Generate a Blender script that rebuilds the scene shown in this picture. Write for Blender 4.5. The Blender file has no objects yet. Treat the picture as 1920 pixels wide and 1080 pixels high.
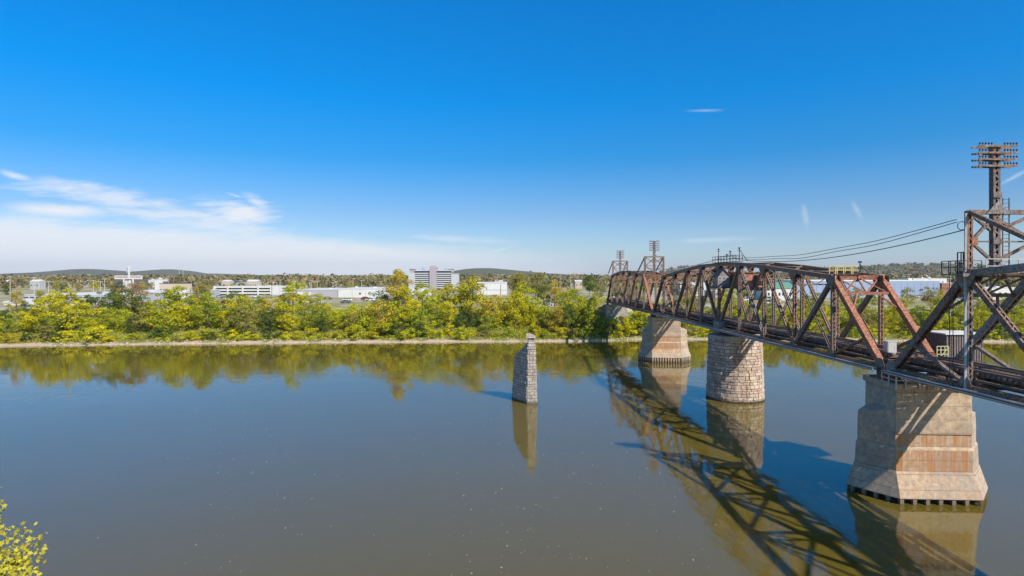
import bpy, math, random
from mathutils import Vector, Matrix, noise
R = math.radians
S = bpy.context.scene
COL = S.collection
# ------------------------------------------------------------------ camera
cam_d = bpy.data.cameras.new('camera'); cam = bpy.data.objects.new('camera', cam_d); COL.objects.link(cam)
cam.location = (0, 0, 20); cam.rotation_euler = (R(90), 0, 0)
cam_d.sensor_width = 36; cam_d.lens = 21.0; cam_d.shift_y = -22/1920
cam_d.clip_start = .1; cam_d.clip_end = 30000
S.camera = cam
S.view_settings.view_transform = 'Standard'; S.view_settings.look = 'None'
S.view_settings.gamma = 1; S.view_settings.exposure = 0.30
# ------------------------------------------------------------------ sun
SUN = Vector((.507, -.563, .653)).normalized()
sl = bpy.data.lights.new('sun', 'SUN'); sl.energy = 4.6; sl.angle = R(.5); sl.color = (1, .93, .82)
so = bpy.data.objects.new('sun', sl); so.rotation_euler = SUN.to_track_quat('Z', 'Y').to_euler(); COL.objects.link(so)
# ------------------------------------------------------------------ node helper
class NT:
    def __init__(s, tree): s.t = tree; s.n = tree.nodes; s.l = tree.links
    def new(s, ty, **kw):
        n = s.n.new(ty)
        for k, v in kw.items(): setattr(n, k, v)
        return n
    def set(s, sock, v):
        if isinstance(v, bpy.types.NodeSocket): s.l.new(v, sock)
        elif v is not None:
            if hasattr(sock.default_value, '__len__') and len(sock.default_value) == 4 and len(v) == 3: v = (*v, 1)
            sock.default_value = v
    def math(s, op, a, b=None, c=None, clamp=False):
        n = s.new('ShaderNodeMath', operation=op, use_clamp=clamp)
        s.set(n.inputs[0], a)
        if b is not None: s.set(n.inputs[1], b)
        if c is not None: s.set(n.inputs[2], c)
        return n.outputs[0]
    def mix(s, f, a, b, mode='MIX'):
        n = s.new('ShaderNodeMix', data_type='RGBA', blend_type=mode)
        s.set(n.inputs[0], f); s.set(n.inputs[6], a); s.set(n.inputs[7], b)
        return n.outputs[2]
    def noise(s, vec, scale, detail=4, rough=.6, dist=0):
        n = s.new('ShaderNodeTexNoise'); s.set(n.inputs['Vector'], vec)
        n.inputs['Scale'].default_value = scale; n.inputs['Detail'].default_value = detail
        n.inputs['Roughness'].default_value = rough; n.inputs['Distortion'].default_value = dist
        return n.outputs['Fac']
    def mapping(s, vec, scale=(1, 1, 1), loc=(0, 0, 0), rot=(0, 0, 0)):
        n = s.new('ShaderNodeMapping'); s.set(n.inputs[0], vec)
        n.inputs['Location'].default_value = loc; n.inputs['Rotation'].default_value = rot; n.inputs['Scale'].default_value = scale
        return n.outputs[0]
    def smooth(s, x, a, b):     # 0 at a, 1 at b
        n = s.new('ShaderNodeMapRange', interpolation_type='SMOOTHSTEP')
        s.set(n.inputs[0], x); n.inputs[1].default_value = a; n.inputs[2].default_value = b
        n.inputs[3].default_value = 0; n.inputs[4].default_value = 1
        return n.outputs[0]
    def ramp(s, x, stops):
        n = s.new('ShaderNodeValToRGB'); s.set(n.inputs[0], x); e = n.color_ramp.elements
        while len(e) < len(stops): e.new(.5)
        for q, (p, c) in zip(e, stops): q.position = p; q.color = (*c, 1)
        return n.outputs[0]
    def bump(s, h, strength=.3, dist=.05):
        n = s.new('ShaderNodeBump'); s.set(n.inputs['Height'], h)
        n.inputs['Strength'].default_value = strength; n.inputs['Distance'].default_value = dist
        return n.outputs[0]
# ------------------------------------------------------------------ world
W = bpy.data.worlds.new('World'); S.world = W; W.use_nodes = True
w = NT(W.node_tree); w.n.clear()
out = w.new('ShaderNodeOutputWorld'); bg = w.new('ShaderNodeBackground'); bg.inputs[1].default_value = .10
sky = w.new('ShaderNodeTexSky', sky_type='NISHITA'); sky.sun_disc = False
sky.sun_elevation = R(40.8); sky.sun_rotation = R(138); sky.altitude = 100; sky.air_density = 1; sky.dust_density = .6; sky.ozone_density = 3
tc = w.new('ShaderNodeTexCoord').outputs['Generated']
sp = w.new('ShaderNodeSeparateXYZ'); w.l.new(tc, sp.inputs[0])
dx, dy, dz = sp.outputs
ysafe = w.math('MAXIMUM', dy, .05)
u = w.math('DIVIDE', dx, ysafe); v = w.math('DIVIDE', dz, ysafe)
elev = w.math('MAXIMUM', dz, 0)
tint = w.ramp(elev, [(0, (.90, .99, 1.34)), (.04, (.78, .91, 1.14)), (.10, (.53, .76, 1.04)), (.19, (.12, .72, 1.15)), (.28, (.0, .80, 1.38)), (.42, (.0, .86, 1.52)), (.60, (.6, .85, 1.0)), (1, (.95, .9, .9))])
skyc = w.mix(1, sky.outputs[0], tint, 'MULTIPLY')
comb = w.new('ShaderNodeCombineXYZ'); w.l.new(u, comb.inputs[0]); w.l.new(v, comb.inputs[1]); uv = comb.outputs[0]
n1 = w.noise(w.mapping(uv, (3, 16, 1), rot=(0, 0, R(6))), 1.6, 7, .62, .5)
n2 = w.noise(w.mapping(uv, (8, 45, 1), (3, 1, 0), rot=(0, 0, R(8))), 1.5, 6, .65, .8)
n3 = w.noise(w.mapping(uv, (10, 90, 1), (1, 7, 0), rot=(0, 0, R(7))), 1.5, 8, .7, 1.2)
nn = w.math('SUBTRACT', w.math('ADD', w.math('MULTIPLY', n1, .65), w.math('MULTIPLY', n2, .35)), .5)
# broad veil low on the left
edge = w.math('ADD', w.math('MULTIPLY', u, -.072), .046)
veil = w.smooth(w.math('SUBTRACT', w.math('ADD', edge, w.math('MULTIPLY', nn, .06)), v), -.008, .026)
veil = w.math('MULTIPLY', veil, w.smooth(w.math('ADD', u, w.math('MULTIPLY', nn, .5)), .35, -.25))
veil = w.math('MULTIPLY', veil, .92)
def patch(px, py, hw, hh, ang, amt, rag=2.2):
    cu, cv = (px-960)/1120, (518-py)/1120
    a = R(ang); ca, sa = math.cos(a), math.sin(a)
    du = w.math('SUBTRACT', u, cu); dv = w.math('SUBTRACT', v, cv)
    p = w.math('DIVIDE', w.math('ADD', w.math('MULTIPLY', du, ca), w.math('MULTIPLY', dv, sa)), hw/1120)
    q = w.math('DIVIDE', w.math('SUBTRACT', w.math('MULTIPLY', dv, ca), w.math('MULTIPLY', du, sa)), hh/1120)
    d = w.math('SQRT', w.math('ADD', w.math('MULTIPLY', p, p), w.math('MULTIPLY', q, q)))
    m = w.smooth(w.math('ADD', w.math('SUBTRACT', 1, d), w.math('MULTIPLY', nn, rag)), -.05, 1.0)
    return w.math('MULTIPLY', m, amt)
cl = veil
for a in [(118, 394, 125, 20, -3, 1.1, 1.4), (215, 372, 190, 30, -8, .85, 3.4), (330, 405, 240, 30, -6, .75, 4.5), (455, 400, 115, 38, -12, 1.0, 3.6), (482, 380, 44, 17, -30, .8, 2.6),
          (442, 367, 30, 4, -16, .5), (25, 328, 45, 9, -16, .7), (930, 470, 50, 5, 12, .5), (1606, 392, 30, 9, -62, .28), (1510, 405, 32, 8, -80, .25),
          (1322, 207, 48, 4, 1, .3, 2), (1330, 450, 150, 7, 2, .30, 2.5), (1905, 330, 45, 5, 28, .35, 1), (850, 448, 130, 10, -3, .45, 3), (700, 462, 260, 14, -3, .5, 4)]:
    cl = w.math('MAXIMUM', cl, patch(*a))
cl = w.math('MULTIPLY', cl, w.math('ADD', .62, w.math('MULTIPLY', n3, .66)), clamp=True)
cl = w.math('MULTIPLY', cl, w.smooth(dy, .05, .2))
skyc = w.mix(cl, skyc, (7.2, 7.5, 8.0))
w.l.new(skyc, bg.inputs[0]); w.l.new(bg.outputs[0], out.inputs[0])
# ------------------------------------------------------------------ mesh helpers
class MB:
    def __init__(s): s.v = []; s.f = []
    def add(s, vs, fs):
        o = len(s.v); s.v += [tuple(p) for p in vs]; s.f += [tuple(i+o for i in f) for f in fs]; return s
    def box(s, x0, x1, y0, y1, z0, z1):
        return s.add([(x0,y0,z0),(x1,y0,z0),(x1,y1,z0),(x0,y1,z0),(x0,y0,z1),(x1,y0,z1),(x1,y1,z1),(x0,y1,z1)],
              [(0,3,2,1),(4,5,6,7),(0,1,5,4),(1,2,6,5),(2,3,7,6),(3,0,4,7)])
    def bar(s, p0, p1, wd, h, n=(1, 0, 0), off=(0, 0)):
        p0 = Vector(p0); p1 = Vector(p1); a = (p1-p0).normalized(); n = Vector(n); n = (n-a*n.dot(a))
        if n.length < 1e-4: n = a.orthogonal()
        n.normalize(); b = a.cross(n)
        o = n*off[0]+b*off[1]; vs = []
        for p in (p0+o, p1+o):
            for i, j in ((-1,-1),(1,-1),(1,1),(-1,1)): vs.append(p+n*(i*wd/2)+b*(j*h/2))
        return s.add(vs, [(3,2,1,0),(4,5,6,7),(0,1,5,4),(1,2,6,5),(2,3,7,6),(3,0,4,7)])
    def laced(s, p0, p1, wd, h, n=(1, 0, 0), pl=.04, lace=(1, -1), pitch=None, bw=.07, fl=.1):
        """built-up member: two webs wd apart along n, flanges, zigzag lacing on the chosen +-b faces; a solid cover where lace lacks it"""
        p0 = Vector(p0); p1 = Vector(p1); L = (p1-p0).length; a = (p1-p0)/L; n = Vector(n); n = (n-a*n.dot(a)).normalized(); b = a.cross(n)
        for i in (-1, 1):
            s.bar(p0, p1, pl, h, n, (i*(wd/2-pl/2), 0))
            for j in (-1, 1):
                if j in lace: s.bar(p0, p1, fl, .03, n, (i*(wd/2-pl-fl/2), j*(h/2-.015)))
        for j in (-1, 1):
            if j not in lace: s.bar(p0, p1, wd-2*pl, .03, n, (0, j*(h/2-.02))); continue
            k = max(2, int(L/(pitch or wd*.9))); sd = -1
            for q in range(k):
                A = p0+a*(L*q/k)+n*(sd*(wd/2-pl))+b*(j*(h/2+.006)); B = p0+a*(L*(q+1)/k)+n*(-sd*(wd/2-pl))+b*(j*(h/2+.006))
                s.bar(A, B, bw, .012, n.cross(b).cross(b) if False else (B-A).cross(b)); sd = -sd
        return s
    def tube(s, pts, r, k=6, cap=True):
        pts = [Vector(p) for p in pts]; rr = r if isinstance(r, (list, tuple)) else [r]*len(pts); vs = []; fs = []
        for i, p in enumerate(pts):
            a = (pts[min(i+1, len(pts)-1)]-pts[max(i-1, 0)]).normalized()
            n = Vector((1, 0, 0)) if abs(a.x) < .9 else Vector((0, 0, 1)); n = (n-a*n.dot(a)).normalized(); b = a.cross(n)
            for q in range(k): t = 2*math.pi*q/k; vs.append(p+(n*math.cos(t)+b*math.sin(t))*rr[i])
        for i in range(len(pts)-1):
            for q in range(k): q2 = (q+1) % k; fs.append((i*k+q, i*k+q2, (i+1)*k+q2, (i+1)*k+q))
        if cap: fs.append(tuple(range(k-1, -1, -1))); fs.append(tuple((len(pts)-1)*k+q for q in range(k)))
        return s.add(vs, fs)
    def loft(s, secs, bottom=True, top=True):
        k = len(secs[0][1]); vs = []; fs = []
        for z, po in secs: vs += [(x, y, z) for x, y in po]
        for i in range(len(secs)-1):
            for q in range(k): q2 = (q+1) % k; fs.append((i*k+q, i*k+q2, (i+1)*k+q2, (i+1)*k+q))
        if bottom: fs.append(tuple(range(k-1, -1, -1)))
        if top: fs.append(tuple((len(secs)-1)*k+q for q in range(k)))
        return s.add(vs, fs)
    def prism(s, pts, th, axis=0):   # flat outline in the plane normal to axis, thickness th centred at given 3-D points
        ax = Vector([(1,0,0),(0,1,0),(0,0,1)][axis]); k = len(pts)
        vs = [Vector(p)-ax*th/2 for p in pts]+[Vector(p)+ax*th/2 for p in pts]
        return s.add(vs, [tuple(range(k-1, -1, -1)), tuple(range(k, 2*k))]+[(q, (q+1) % k, k+(q+1) % k, k+q) for q in range(k)])
    def mesh(s, name, mat, smooth=False):
        me = bpy.data.meshes.new(name); me.from_pydata(s.v, [], s.f); me.validate()
        if mat: me.materials.append(mat)
        if smooth: me.polygons.foreach_set('use_smooth', [True]*len(me.polygons))
        return me
    def obj(s, name, mat, parent=None, smooth=False, loc=(0, 0, 0)):
        o = bpy.data.objects.new(name, s.mesh(name, mat, smooth)); o.location = loc; COL.objects.link(o)
        if parent: o.parent = parent
        return o
def tag(o, label=None, cat=None, group=None, kind=None):
    if label: o['label'] = label
    if cat: o['category'] = cat
    if group: o['group'] = group
    if kind: o['kind'] = kind
    return o
def empty(name, loc, label, cat, group=None, rz=0):
    o = bpy.data.objects.new(name, None); o.location = loc; o.rotation_euler = (0, 0, rz); o.empty_display_size = .5; COL.objects.link(o)
    return tag(o, label, cat, group)
def child(name, me, parent, loc=(0, 0, 0), rz=0):
    o = bpy.data.objects.new(name, me); o.location = loc; o.rotation_euler = (0, 0, rz); COL.objects.link(o); o.parent = parent; return o
# ------------------------------------------------------------------ materials
def mat(name):
    m = bpy.data.materials.new(name); m.use_nodes = True; t = NT(m.node_tree); p = t.n['Principled BSDF']
    return m, t, p
def wpos(t): return t.new('ShaderNodeNewGeometry').outputs['Position']
def plain(name, c, rough=.7, metal=0, var=.15, sc=1.5):
    m, t, p = mat(name); f = t.noise(wpos(t), sc, 5, .65)
    k = t.mix(f, tuple(x*(1-var*1.6) for x in c), tuple(min(1, x*(1+var*1.6)) for x in c))
    t.set(p.inputs['Base Color'], k); p.inputs['Roughness'].default_value = rough; p.inputs['Metallic'].default_value = metal
    t.set(p.inputs['Normal'], t.bump(t.noise(wpos(t), sc*8, 3), .2, .02)); return m
def steel(name, paint, rust, cover, rough=.62):
    """old painted steel: paint colour broken by rust; cover = share of rust"""
    m, t, p = mat(name); P = wpos(t); oi = t.new('ShaderNodeObjectInfo').outputs['Random']
    f = t.noise(P, .9, 8, .7); f2 = t.noise(t.mapping(P, (6, 6, 1.4)), 1.2, 6, .7); f3 = t.noise(P, 14, 3, .6)
    k = t.math('ADD', t.math('MULTIPLY', f, .55), t.math('MULTIPLY', f2, .45)); k = t.math('ADD', k, t.math('MULTIPLY', t.math('SUBTRACT', oi, .5), .16))
    k = t.smooth(k, .62-cover*.3, .74-cover*.3)
    dark = tuple(x*.32 for x in paint)
    pc = t.mix(t.smooth(t.math('ADD', t.math('MULTIPLY', f3, .5), t.math('MULTIPLY', t.noise(P, 3.2, 7, .75), .5)), .44, .58), paint, dark); rc = t.mix(t.smooth(t.noise(P, 5, 7, .75), .35, .65), tuple(x*.45 for x in rust), tuple(min(1, x*1.3) for x in rust))
    c = t.mix(k, pc, rc); pale = t.smooth(t.noise(P, 5, 5, .75), .52, .70)
    c = t.mix(t.math('MULTIPLY', pale, .6), c, (.50, .41, .34))
    t.set(p.inputs['Base Color'], c); p.inputs['Roughness'].default_value = rough; p.inputs['Specular IOR Level'].default_value = .3
    t.set(p.inputs['Normal'], t.bump(t.noise(P, 22, 4, .7), .35, .02)); return m
ST_GREY = steel('weathered_grey_steel', (.34, .305, .285), (.22, .135, .095), .6)
ST_BROWN = steel('brown_rusty_steel', (.23, .19, .165), (.27, .15, .095), .68)
ST_RED = steel('red_rust_steel', (.22, .12, .085), (.37, .145, .082), 1.1, .75)
MASTM = steel('rusty_mast_steel', (.22, .18, .165), (.34, .19, .125), .6, .75)
ST_DARK = steel('dark_girder_steel', (.11, .10, .10), (.16, .09, .06), .5)
GALV = plain('galvanised_pipe', (.52, .50, .47), .6, 0, .15, 4)
YEL = plain('yellow_paint', (.66, .52, .10), .5, 0, .12, 6)
YPALE = plain('pale_yellow_paint', (.62, .58, .30), .5, 0, .1, 6)
REDP = plain('red_paint', (.5, .03, .03), .5, 0, .1, 6)
WOOD = plain('creosoted_timber', (.17, .12, .095), .9, 0, .35, 5)
RAIL = plain('rail_steel', (.28, .18, .13), .45, .3, .25, 6)
WHITE = plain('white_wall', (.66, .64, .61), .7, 0, .12, .25)
WROOF = plain('pale_roof', (.60, .59, .60), .8, 0, .10, .15)
GREYW = plain('grey_wall', (.42, .41, .42), .7, 0, .1, .3)
LILAC = plain('warm_grey_panel', (.38, .345, .36), .7, 0, .06, .3)
BEIGE = plain('beige_wall', (.52, .41, .31), .8, 0, .1, .3)
HOTELW = plain('pale_grey_panel', (.50, .50, .50), .7, 0, .06, .3)
BLUEG = plain('blue_grey_metal', (.30, .37, .50), .45, 0, .08, .2)
GREENR = plain('green_roof', (.12, .30, .20), .6, 0, .1, .5)
DROOF = plain('dark_roof', (.13, .12, .12), .9, 0, .15, .5)
BRICK = plain('brick_red', (.30, .13, .085), .85, 0, .15, .6)
GLASS = plain('dark_window', (.04, .05, .06), .2, 0, .1, 1)
POLE = plain('pale_pole', (.56, .54, .50), .6, 0, .1, 2)
CABLE = plain('black_cable', (.03, .03, .035), .5, 0, .1, 3)
RUSTHOUSE = steel('rust_red_cladding', (.50, .19, .12), (.55, .22, .14), .9, .8)
BOARDS = plain('weathered_boards', (.20, .16, .145), .9, 0, .3, 3)
def concrete():
    m, t, p = mat('stained_concrete'); P = wpos(t); s = t.new('ShaderNodeSeparateXYZ'); t.l.new(P, s.inputs[0]); z = s.outputs[2]
    big = t.noise(P, .35, 6, .65); mid = t.noise(P, 2.2, 8, .72); fine = t.noise(P, 18, 4, .7)
    c = t.mix(t.smooth(mid, .3, .7), (.34, .25, .165), (.66, .495, .335))
    c = t.mix(t.math('MULTIPLY', t.smooth(big, .42, .6), .55), c, (.30, .26, .23)); c = t.mix(t.math('MULTIPLY', t.smooth(fine, .5, .7), .3), c, (.20, .16, .13))
    streak = t.noise(t.mapping(P, (1.5, 1.5, .09)), 1.2, 8, .75)
    streak2 = t.noise(t.mapping(P, (7, 7, .22)), 1.3, 5, .7)
    band = t.math('ADD', t.math('MULTIPLY', t.smooth(z, 4.8, 4.95), t.smooth(z, 6.05, 5.9)), t.math('ADD', t.math('MULTIPLY', t.smooth(z, 2.6, 2.75), t.smooth(z, 4.6, 4.45)), t.math('MULTIPLY', t.smooth(z, 7.5, 5), .15)))
    r = t.math('MULTIPLY', t.smooth(t.math('ADD', t.math('MULTIPLY', streak, .7), t.math('MULTIPLY', streak2, .3)), .36, .66), t.math('ADD', t.math('MULTIPLY', band, .9), .2), clamp=True)
    nz = t.new('ShaderNodeSeparateXYZ'); t.l.new(t.new('ShaderNodeNewGeometry').outputs['True Normal'], nz.inputs[0]); front = t.smooth(nz.outputs[1], -.8, -.95)
    r = t.math('MULTIPLY', r, t.math('ADD', t.math('MULTIPLY', front, .85), .15)); c = t.mix(r, c, (.44, .19, .065))
    dk = t.math('MULTIPLY', t.smooth(streak2, .52, .66), t.math('ADD', t.smooth(z, 8.6, 10.4), .30))
    c = t.mix(t.math('MULTIPLY', dk, .65), c, (.09, .07, .06))
    white = t.smooth(t.noise(t.mapping(P, (4, 4, .35)), 1.4, 7, .75), .60, .70)
    c = t.mix(t.math('MULTIPLY', white, .45), c, (.66, .60, .53))
    # formwork lift lines
    ln = t.math('FRACT', t.math('MULTIPLY', z, .83)); ln = t.math('LESS_THAN', ln, .035)
    c = t.mix(t.math('MULTIPLY', ln, .45), c, (.10, .08, .07))
    wet = t.smooth(z, .75, .25); c = t.mix(t.math('MULTIPLY', wet, .7), c, (.10, .075, .05))
    t.set(p.inputs['Base Color'], c); p.inputs['Roughness'].default_value = .85
    h = t.math('ADD', t.math('MULTIPLY', mid, .7), t.math('MULTIPLY', fine, .3)); h = t.math('SUBTRACT', h, t.math('MULTIPLY', ln, .6))
    t.set(p.inputs['Normal'], t.bump(h, .7, .06)); return m
CONC = concrete()
def stone(name, a, b, stain):
    m, t, p = mat(name); P = wpos(t); rnd = t.new('ShaderNodeNewGeometry').outputs['Random Per Island']
    c = t.mix(rnd, a, b); n = t.noise(P, 3, 8, .72); c = t.mix(t.smooth(n, .5, .72), c, tuple(x*.42 for x in a))
    st = t.smooth(t.noise(t.mapping(P, (1, 1, .25)), .9, 6, .65), .5, .68); c = t.mix(t.math('MULTIPLY', st, .7), c, stain)
    wh = t.smooth(t.noise(P, 7, 6, .75), .62, .72); c = t.mix(t.math('MULTIPLY', wh, .5), c, (.6, .57, .52))
    s = t.new('ShaderNodeSeparateXYZ'); t.l.new(P, s.inputs[0]); c = t.mix(t.smooth(s.outputs[2], .5, .1), c, (.08, .07, .05))
    t.set(p.inputs['Base Color'], c); p.inputs['Roughness'].default_value = .92
    t.set(p.inputs['Normal'], t.bump(t.noise(P, 9, 6, .75), .9, .08)); return m
STONE = stone('limestone_blocks', (.44, .32, .23), (.70, .55, .43), (.38, .19, .10))
STONE_GREY = stone('grey_stone_blocks', (.36, .31, .27), (.58, .51, .44), (.27, .18, .12))
MORTAR = plain('dark_mortar', (.26, .21, .17), .95, 0, .2, 4)
def leaf_mat(name, a, b, c2=None):
    m, t, p = mat(name); rnd = t.new('ShaderNodeNewGeometry').outputs['Random Per Island']; oi = t.new('ShaderNodeObjectInfo').outputs['Random']
    P = wpos(t); f = t.noise(P, .55, 4, .6)
    c = t.mix(rnd, a, b); c = t.mix(t.smooth(f, .48, .66), c, c2 or tuple(x*.6 for x in a))
    hs = t.new('ShaderNodeHueSaturation'); t.set(hs.inputs['Value'], t.math('ADD', t.math('MULTIPLY', oi, .34), .86)); t.set(hs.inputs['Color'], c)
    tr = t.new('ShaderNodeBsdfTranslucent'); t.l.new(hs.outputs[0], tr.inputs[0])
    t.l.new(hs.outputs[0], p.inputs['Base Color']); p.inputs['Roughness'].default_value = .8; p.inputs['Specular IOR Level'].default_value = .08
    mx = t.new('ShaderNodeMixShader'); mx.inputs[0].default_value = .36; t.l.new(p.outputs[0], mx.inputs[1]); t.l.new(tr.outputs[0], mx.inputs[2])
    t.l.new(mx.outputs[0], t.n['Material Output'].inputs[0]); return m
LEAF = {
 'bright yellow': leaf_mat('bright_yellow_leaves', (.52, .46, .014), (.74, .63, .025), (.32, .35, .02)),
 'yellow green': leaf_mat('yellow_green_leaves', (.37, .40, .018), (.65, .58, .025), (.20, .27, .02)),
 'mid green': leaf_mat('mid_green_leaves', (.18, .26, .025), (.36, .40, .04), (.52, .46, .03)),
 'dark green': leaf_mat('dark_green_leaves', (.06, .11, .025), (.14, .20, .04), (.22, .23, .03)),
 'golden': leaf_mat('golden_leaves', (.48, .36, .035), (.66, .50, .05), (.34, .32, .04)),
 'rusty brown': leaf_mat('rusty_brown_leaves', (.34, .19, .09), (.50, .30, .15), (.30, .24, .10)),
 'olive': leaf_mat('olive_leaves', (.28, .24, .06), (.42, .35, .09), (.20, .22, .05)),
}
LEAF['near yellow'] = leaf_mat('maple_yellow_leaves', (.36, .30, .03), (.66, .60, .07), (.28, .34, .05))
BARK = plain('bark', (.19, .15, .12), .95, 0, .3, 4)
# ------------------------------------------------------------------ ground height
def lerp(a, b, t): return a+(b-a)*t
def sstep(x, a, b):
    t = max(0, min(1, (x-a)/(b-a))); return t*t*(3-2*t)
SH = [(-3000, 150), (-260, 163), (-145, 170), (-95, 176), (-20, 181), (20, 182), (45, 188), (90, 186), (170, 178), (260, 168), (3000, 150)]
def shore(x):
    for (a, ya), (b, yb) in zip(SH, SH[1:]):
        if x <= b: return lerp(ya, yb, (x-a)/(b-a))+1.1*noise.noise((x*.09, 0, 3))+.5*noise.noise((x*.33, 5, 3))
    return 150
HILLS = [  # x, y, height, sx, sy
 (-4230, 6000, 62, 330, 700), (-3650, 5900, 48, 420, 700), (-4700, 6200, 38, 500, 700), (-3350, 6000, 50, 230, 600), (-2750, 5600, 28, 330, 600), (-2300, 5200, 20, 600, 600), (-5300, 6000, 22, 700, 700),
 (-150, 3600, 34, 260, 500), (-300, 3500, 18, 500, 500), (300, 3600, 16, 700, 500), (760, 2600, 26, 90, 300), (690, 2600, 20, 200, 300),
 (1480, 2300, 34, 330, 400), (1850, 2400, 36, 330, 400), (1150, 2300, 15, 330, 400), (2500, 2600, 24, 500, 500)]
def gh(x, y):
    if y < 40:
        return lerp(4.5, -2.5, sstep(y, 4, 16))
    ys = shore(x); d = y-ys
    if d < 0: return max(-2.5, d*.35)
    z = min(d, 3)*.30
    rise = 30+8*noise.noise((x*.02, 9, 0))
    z += sstep(d, 3, rise)*(7.4)
    z += .5*noise.noise((x*.12, y*.12, 0))*sstep(d, 4, 12)*(1-sstep(d, 60, 120)*.8)
    ax = 37.35-.0158*(y-55.5)
    if 186 < y < 900: z = lerp(z, 11.7, (1-sstep(abs(x-ax), 3.2, 9.5))*sstep(y, 200, 209))
    for hx, hy, hh, sx, sy in HILLS:
        q = ((x-hx)/sx)**2+((y-hy)/sy)**2
        if q < 9: z += hh*math.exp(-q)
    if y > 2200: z += 5*noise.noise((x*.004, y*.003, 4))+3*noise.noise((x*.011, y*.01, 8))
    return z
def axis_vals(segs):
    o = []
    for a, b, n in segs: o += [a+(b-a)*i/n for i in range(n)]
    o.append(segs[-1][1]); return o
xs = axis_vals([(-7600, -3000, 44), (-3000, -600, 40), (-600, -240, 30), (-240, 240, 170), (240, 600, 30), (600, 3000, 40), (3000, 7600, 34)])
ys_ = axis_vals([(-150, 0, 5), (0, 20, 10), (20, 150, 6), (150, 230, 54), (230, 400, 34), (400, 1000, 30), (1000, 3000, 40), (3000, 7600, 60)])
g = MB(); g.v = [(x, y, gh(x, y)) for y in ys_ for x in xs]; nx = len(xs)
g.f = [(j*nx+i, j*nx+i+1, (j+1)*nx+i+1, (j+1)*nx+i) for j in range(len(ys_)-1) for i in range(nx-1)]
m, t, p = mat('ground'); P = wpos(t); s_ = t.new('ShaderNodeSeparateXYZ'); t.l.new(P, s_.inputs[0]); z = s_.outputs[2]
f1 = t.noise(P, .05, 6, .65); f2 = t.noise(P, .5, 6, .7); f3 = t.noise(P, 3, 5, .7)
sand = t.mix(f3, (.30, .21, .14), (.60, .47, .34)); grass = t.mix(f2, (.10, .12, .03), (.26, .25, .05))
lot = t.mix(f2, (.34, .30, .25), (.50, .45, .38)); flat = t.mix(t.smooth(f1, .44, .52), lot, t.mix(f3, (.20, .19, .06), (.33, .29, .11)))
f4 = t.noise(P, .12, 4, .6); c = t.mix(t.smooth(t.math('ADD', z, t.math('ADD', t.math('MULTIPLY', f2, 1.0), t.math('MULTIPLY', f4, 3.2))), 2.25, 2.8), sand, grass); c = t.mix(t.smooth(z, 7.2, 8.2), c, flat)
wood = t.mix(t.noise(P, .03, 6, .7), (.055, .075, .03), (.15, .12, .05))
c = t.mix(t.smooth(s_.outputs[1], 1500, 2200), c, wood)
t.set(p.inputs['Base Color'], c); p.inputs['Roughness'].default_value = .95
t.set(p.inputs['Normal'], t.bump(t.math('ADD', f3, f2), .6, .25))
tag(g.obj('ground', m, smooth=True), kind='structure')
# ------------------------------------------------------------------ water
m, t, p = mat('river_water'); P = wpos(t)
wb = t.noise(P, .03, 4, .6); c = t.mix(wb, (.132, .100, .014), (.156, .116, .018))
t.set(p.inputs['Base Color'], c); wr = t.noise(t.mapping(P, (.4, 1.6, 1)), .035, 5, .6); t.set(p.inputs['Roughness'], t.math('ADD', .035, t.math('MULTIPLY', t.smooth(wr, .5, .68), .07))); p.inputs['IOR'].default_value = 1.7; p.inputs['Subsurface Weight'].default_value = 1; p.inputs['Subsurface Radius'].default_value = (.9, .8, .6); p.inputs['Subsurface Scale'].default_value = 1.0
r1 = t.noise(t.mapping(P, (1, .35, 1)), 1.1, 4, .55); r2 = t.noise(P, .12, 3, .5, 1.0)
calm = t.math('ADD', t.math('MULTIPLY', t.smooth(t.noise(t.mapping(P, (.5, 1.5, 1)), .02, 3), .42, .62), .8), .35)
h = t.math('ADD', t.math('MULTIPLY', t.math('MULTIPLY', r1, calm), .020), t.math('MULTIPLY', r2, .03))
bn = t.new('ShaderNodeBump'); bn.inputs['Strength'].default_value = 1; bn.inputs['Distance'].default_value = 1; t.l.new(h, bn.inputs['Height']); t.l.new(bn.outputs[0], p.inputs['Normal'])
wm = MB(); wm.add([(-3000, 8, 0), (3000, 8, 0), (3000, 215, 0), (-3000, 215, 0)], [(0, 1, 2, 3)])
tag(wm.obj('water', m), kind='structure')
rnd = random.Random(7)
# floating flecks
fl = MB()
for i in range(1000):
    y = rnd.uniform(38, 110) if rnd.random() < .8 else rnd.uniform(38, 150)
    k = rnd.choice([(0, .35), (.03, .12), (-.45, .06), (.3, .1), (.02, .07)])
    x = y*(k[0]+rnd.gauss(0, k[1])) ; r = rnd.uniform(.02, .05)*rnd.choice([1, 1, 1, 1.7]); a = rnd.uniform(0, 6.3)
    fl.add([(x+r*math.cos(a+q*1.2566)*(1 if q % 2 else .6), y+r*math.sin(a+q*1.2566), .012) for q in range(5)], [(0, 1, 2, 3, 4)])
tag(fl.obj('floating_leaves', plain('pale_fleck', (.62, .57, .42), .8)), 'tiny pale leaves and flecks drifting on the river surface', 'leaves', kind='stuff')
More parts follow.
